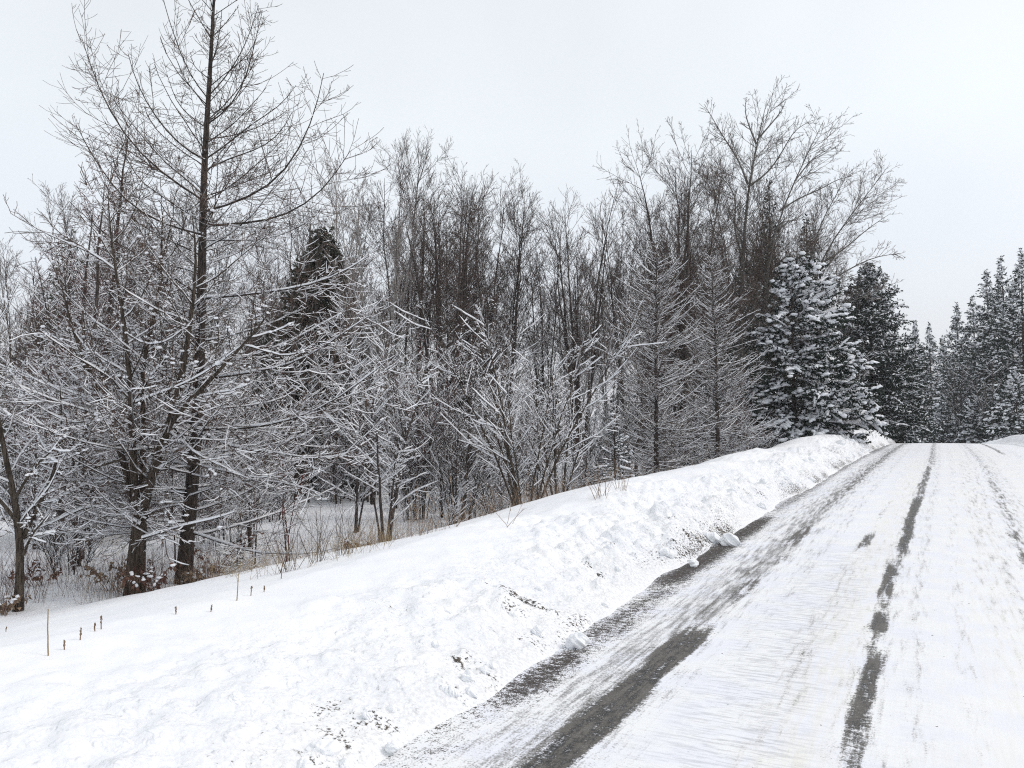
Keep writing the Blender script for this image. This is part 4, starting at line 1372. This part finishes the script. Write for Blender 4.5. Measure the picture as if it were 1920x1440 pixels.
blades('dry_undergrowth', 'reddish dead stalks thick around the trunk bases at the left', X0, Y0, rng.uniform(.2, .75, len(X0)), M['weed_red'], .35, .003)

def seed_stalk(root, h, rng, m, head=True, bend=.05):
    a = Acc()
    P, R = grow(np.array([[0, 0, -.05]]), np.array([[rng.normal() * bend, rng.normal() * bend, 1.0]]), np.array([h + .05]), np.array([.0045]), .0028, 7, 0, 0, .03, rng)
    tubes(a, P, R, 5)
    a.build('stem', M['straw'] if not head else m, root)
    if head:
        a = Acc()
        nn = 26
        t = rng.random(nn)
        q_ = P[0, -3] + (P[0, -1] - P[0, -3]) * t[:, None]
        blobs(a, q_ + rng.normal(size=(nn, 3)) * .003, np.full(nn, .0018), np.full(nn, .007), rng)
        a.build('seed_head', m, root)

for px, py, top, head, lab in ((92, 1230, 1143, False, 'tall straw-coloured stalk standing alone in the open snow at the left'),
                               (150, 1200, 1178, True, 'short dark seed stalk just right of the lone straw stalk'),
                               (190, 1180, 1156, True, 'tallest dark seed stalk of the three right of the straw stalk'),
                               (178, 1184, 1172, True, 'short dark seed stalk under the tallest of the three'),
                               (120, 1219, 1211, True, 'stub of a dark seed stalk nearest the road, right of the straw stalk'),
                               (11, 1185, 1177, True, 'stub of a dark seed stalk at the left edge of the snow'),
                               (329, 1152, 1144, True, 'tiny dark seed stalk alone in the snow below the larch trunk'),
                               (395, 1147, 1134, True, 'small seed stalk in the snow right of the tiny one below the larch'),
                               (443, 1126, 1077, False, 'thin upright stalk in the snow right of the dead fern clump'),
                               (470, 1117, 1100, True, 'short seed stalk right of the thin upright stalk'),
                               (495, 1110, 1098, True, 'shortest seed stalk left of the bent twig'),
                               (527, 1085, 1052, True, 'seed stalk with drooping head before the twiggy clump in the snow')):
    p_ = hit(px, py)
    d_ = proj(p_)[2]
    if d_ > 14:
        p_ = spot(px, 11.5)
        d_ = 11.5
    h_ = (py - top) / F * d_
    o = thing('weed_stalk', lab, 'weed', (p_[0], p_[1], gz(p_[0], p_[1])))
    seed_stalk(o, max(h_, .05), rng, M['weed'], head)

def twig_clump(px, dp, H, nst, spread, lab, m='twig_tan', r=.0032):
    b0 = spot(px, dp)
    o = thing('twig_clump', lab, 'weed', b0)
    a = Acc()
    az = rng.random(nst) * 6.283
    ln = spread * rng.random(nst) ** .7
    d = np.stack([np.cos(az) * ln, np.sin(az) * ln, np.ones(nst)], -1)
    st_ = np.stack([rng.normal(size=nst) * .06, rng.normal(size=nst) * .06, np.full(nst, -.05)], -1)
    P, R = grow(st_, d, H * (.5 + .6 * rng.random(nst)), np.full(nst, r), r * .6, 7, 0, -.2, .06, rng)
    tubes(a, P, R, 4)
    a.build('stem', M[m], o)
    P2, R2 = children(P, R, rng, dens=3.5, t0=.35, ang=32, asd=9, lf=.32, k=4, up=(0, .2), wob=.06, r=(r * .7, r * .5), lmin=.06)
    a = Acc()
    tubes(a, P2, R2, 3)
    a.build('crown', M[m], o)
    return o
twig_clump(545, 8.3, .75, 16, .55, 'fan of thin bare twigs rising from the open snow, left of the ridge line', 'twig_tan')
twig_clump(600, 8.9, .7, 13, .5, 'second fan of bare twigs just behind the one in the open snow', 'twig_tan')
twig_clump(650, 9.4, .8, 14, .5, 'fan of reddish twigs at the foot of the lowest larch bough')
twig_clump(792, 9.6, .8, 9, .6, 'loose handful of long grass stems on the ridge right of the dark-stemmed shrub', 'weed')
twig_clump(848, 9.4, .7, 5, .9, 'few long bent stems leaning right on the ridge crest', 'weed')
twig_clump(950, 9.2, .5, 4, 1.0, 'pair of thin arched stems low on the snow ridge before the broad shrub', 'weed')
twig_clump(1125, 11.5, .6, 14, .6, 'row of short thin stems along the ridge below the snow-bowed sapling', 'weed')
twig_clump(1160, 12.2, .5, 12, .6, 'short stems on the ridge right of the snow-bowed sapling', 'weed')
twig_clump(548, 14.5, 2.0, 4, .12, 'reddish upright sapling stems between the larch and the evergreen column', 'twig_red', .012)
twig_clump(483, 15.0, 1.5, 3, .22, 'thin dark crooked sapling stem right of the tiny evergreen seedling', 'twig_dark', .014)

def fern_clump(px, py, dp, H, nfr, lab, m='weed_red'):
    """dead curled leaves hanging on stiff stems"""
    b0 = spot(px, dp)
    o = thing('dead_fern', lab, 'weed', b0)
    a, b_ = Acc(), Acc()
    az = rng.random(nfr) * 6.283
    d = np.stack([np.cos(az) * .5, np.sin(az) * .5, np.ones(nfr)], -1)
    P, R = grow(np.stack([rng.normal(size=nfr) * .07, rng.normal(size=nfr) * .07, np.full(nfr, -.05)], -1), d, H * (.6 + .6 * rng.random(nfr)), np.full(nfr, .006), .003, 7, -.6, -1.6, .05, rng)
    tubes(a, P, R, 4)
    a.build('stem', M[m], o)
    nn = nfr * 16
    idx = rng.integers(0, nfr, nn)
    k_ = rng.integers(3, 7, nn)
    C = P[idx, k_] + rng.normal(size=(nn, 3)) * .02
    d = nrm(rng.normal(size=(nn, 3)) * np.array([.7, .7, .5]) - Z * .9)
    w = nrm(np.cross(d, rng.normal(size=(nn, 3))))
    l_ = (.05 + .07 * rng.random(nn))[:, None]
    V = np.stack([C, C + d * l_ * .5 + w * l_ * .26, C + d * l_ + w * l_ * .1, C + d * l_ * .55 - w * l_ * .24], 1)
    b_.add(V.reshape(-1, 3), quad=(np.arange(nn) * 4)[:, None] + np.arange(4)[None])
    b_.build('leaves', M[m], o, smooth=False)
    s_ = Acc()
    pk = P[:, 3:6].reshape(-1, 3)
    pk = pk[rng.random(len(pk)) < .6] + rng.normal(size=(1, 3)) * .01
    blobs(s_, pk + Z * .012, .02 + .035 * rng.random(len(pk)), .014 + .02 * rng.random(len(pk)), rng)
    lying(s_.build('snow', M['snow'], o))
fern_clump(290, 1120, 12.2, .55, 9, 'dead brown fern clump under snow, right of the forked trunk base')
fern_clump(222, 1110, 12.9, .75, 10, 'dark dead leaves heaped against the left side of the forked trunk base', 'weed')
fern_clump(385, 1095, 13.2, .5, 6, 'withered dark leaves hanging just right of the larch trunk base', 'weed')
fern_clump(412, 1020, 14.6, 1.0, 7, 'rust-brown withered leaves on tall stems right of the larch trunk')
fern_clump(20, 1145, 11.4, .45, 7, 'dark withered clump at the foot of the left-edge tree', 'weed')
fern_clump(85, 1060, 13.4, .7, 7, 'rust-brown leaf clump between the left-edge tree and the forked trunk')
fern_clump(672, 1020, 12.4, .25, 4, 'single small tan leaf tuft on the snow below the dark-stemmed shrub')

# ------------------------------------------------------------------ lumps of ploughed snow
rng = np.random.default_rng(71)
def icosub(lv):
    V, Fc = ICO_V.copy(), ICO_F.copy()
    for _ in range(lv):
        E = np.concatenate([Fc[:, [0, 1]], Fc[:, [1, 2]], Fc[:, [2, 0]]])
        Es = np.sort(E, 1)
        u, inv = np.unique(Es, axis=0, return_inverse=True)
        inv = inv.reshape(-1)
        mid = nrm((V[u[:, 0]] + V[u[:, 1]]) / 2)
        m_ = inv.reshape(3, -1) + len(V)
        Fc = np.concatenate([np.stack([Fc[:, 0], m_[0], m_[2]], -1), np.stack([Fc[:, 1], m_[1], m_[0]], -1),
                             np.stack([Fc[:, 2], m_[2], m_[1]], -1), np.stack([m_[0], m_[1], m_[2]], -1)])
        V = np.concatenate([V, mid])
    return V, Fc
IV, IF = icosub(4)
def lump_mesh(seed):
    th = np.arctan2(IV[:, 1], IV[:, 0])
    q1 = IV * 1.9 + seed * 7.3
    f_ = fbm(q1[:, 0] + q1[:, 2] * .6, q1[:, 1] - q1[:, 2] * .5, seed, 3) - .5
    q2 = IV * 5 + seed * 3.1
    g_ = fbm(q2[:, 0] + q2[:, 2] * .7, q2[:, 1] - q2[:, 2] * .6, seed + 30, 4) - .5
    V = IV * (1 + .85 * f_ + .20 * g_)[:, None]
    return mesh('snow_lump', V, [IF], M['crumbly'])
lm_ = [lump_mesh(s_) for s_ in (1, 2, 3, 4)]
G_L = 'snow lumps fallen from the ploughed bank'
def lump(p, r, k, lab, group=None, sq=.8):
    o = link('snow_lump', lm_[k % 4])
    o.location = (float(p[0]), float(p[1]), float(p[2]) + r * .02)
    o.scale = (r * (.85 + .4 * rng.random()), r * (.85 + .4 * rng.random()), r * sq)
    o.rotation_euler = (rng.normal() * .4, rng.normal() * .4, rng.random() * 6.28)
    tag(o, lab, 'snow lump', group)
for k, (px, py, rp, lab) in enumerate(((1082, 1190, 27, 'biggest round snow lump at the foot of the bank, dark grit beneath it'),
                        (1008, 1178, 22, 'egg-shaped snow lump below the dirty patch on the bank'),
                        (1250, 1028, 20, 'snow block lying at the bank foot left of the overhanging snow slab'),
                        (1368, 1003, 26, 'slab of snow sliding out over the dark road shoulder'),
                        (1335, 1000, 22, 'snow lump tucked behind the sliding slab'),
                        (878, 1262, 20, 'upper of the heaped round lumps left of the shoulder'),
                        (850, 1290, 18, 'left one of the heaped round lumps at the bank foot'),
                        (884, 1292, 16, 'right one of the heaped round lumps at the bank foot'),
                        (908, 1252, 15, 'small round lump beside the heaped ones, nearer the shoulder'),
                        (1135, 1130, 10, 'small lone ball of snow above the shoulder, dark pebble below'),
                        (1300, 1050, 12, 'small flat snow piece on the dark shoulder'),
                        (648, 1425, 26, 'broad snow lump at the bottom edge beside the gritty smear'),
                        (570, 1425, 24, 'smooth snow lump at the bottom edge, darker hollow under it'),
                        (735, 1392, 18, 'snow lump right of the dark gritty hole near the bottom edge'),
                        (690, 1335, 15, 'snow lump just above the dark gritty hole near the bottom edge'))):
    p_ = hit(px, py + rp * .5)
    lump(p_, rp / F * proj(p_)[2] * .68, k, lab)
for k in range(170):
    Y = 3.0 + 34 * rng.random() ** 1.5
    d_ = .05 + .75 * rng.random() ** 1.6
    x_ = float(foot_x(np.array([Y]))[0]) - d_
    lump((x_, Y, gz(x_, Y) - .02), (.012 + .045 * rng.random() ** 3) * (1 + .05 * Y), k, 'small ball of ploughed snow scattered along the foot of the bank', G_L)

# ------------------------------------------------------------------ thin winter air: far trees pale a little
def haze():
    x0, x1, y0, y1, z0, z1 = -720, 720, -310, 930, -12, 40
    V = np.array([[x, y, z] for x in (x0, x1) for y in (y0, y1) for z in (z0, z1)], float)
    q = np.array([[0, 1, 3, 2], [4, 6, 7, 5], [0, 4, 5, 1], [2, 3, 7, 6], [0, 2, 6, 4], [1, 5, 7, 3]])
    m_ = bpy.data.materials.new('haze')
    m_.use_nodes = True
    t_ = m_.node_tree
    t_.nodes.clear()
    out = t_.nodes.new('ShaderNodeOutputMaterial')
    v_ = t_.nodes.new('ShaderNodeVolumePrincipled')
    v_.inputs['Color'].default_value = (.93, .95, 1.0, 1)
    v_.inputs['Density'].default_value = .0006
    t_.links.new(v_.outputs[0], out.inputs['Volume'])
    o_ = link('haze', mesh('haze', V, [q], m_, smooth=False))
    o_['kind'] = 'stuff'
    return o_
USE_HAZE = True
if USE_HAZE:
    haze()
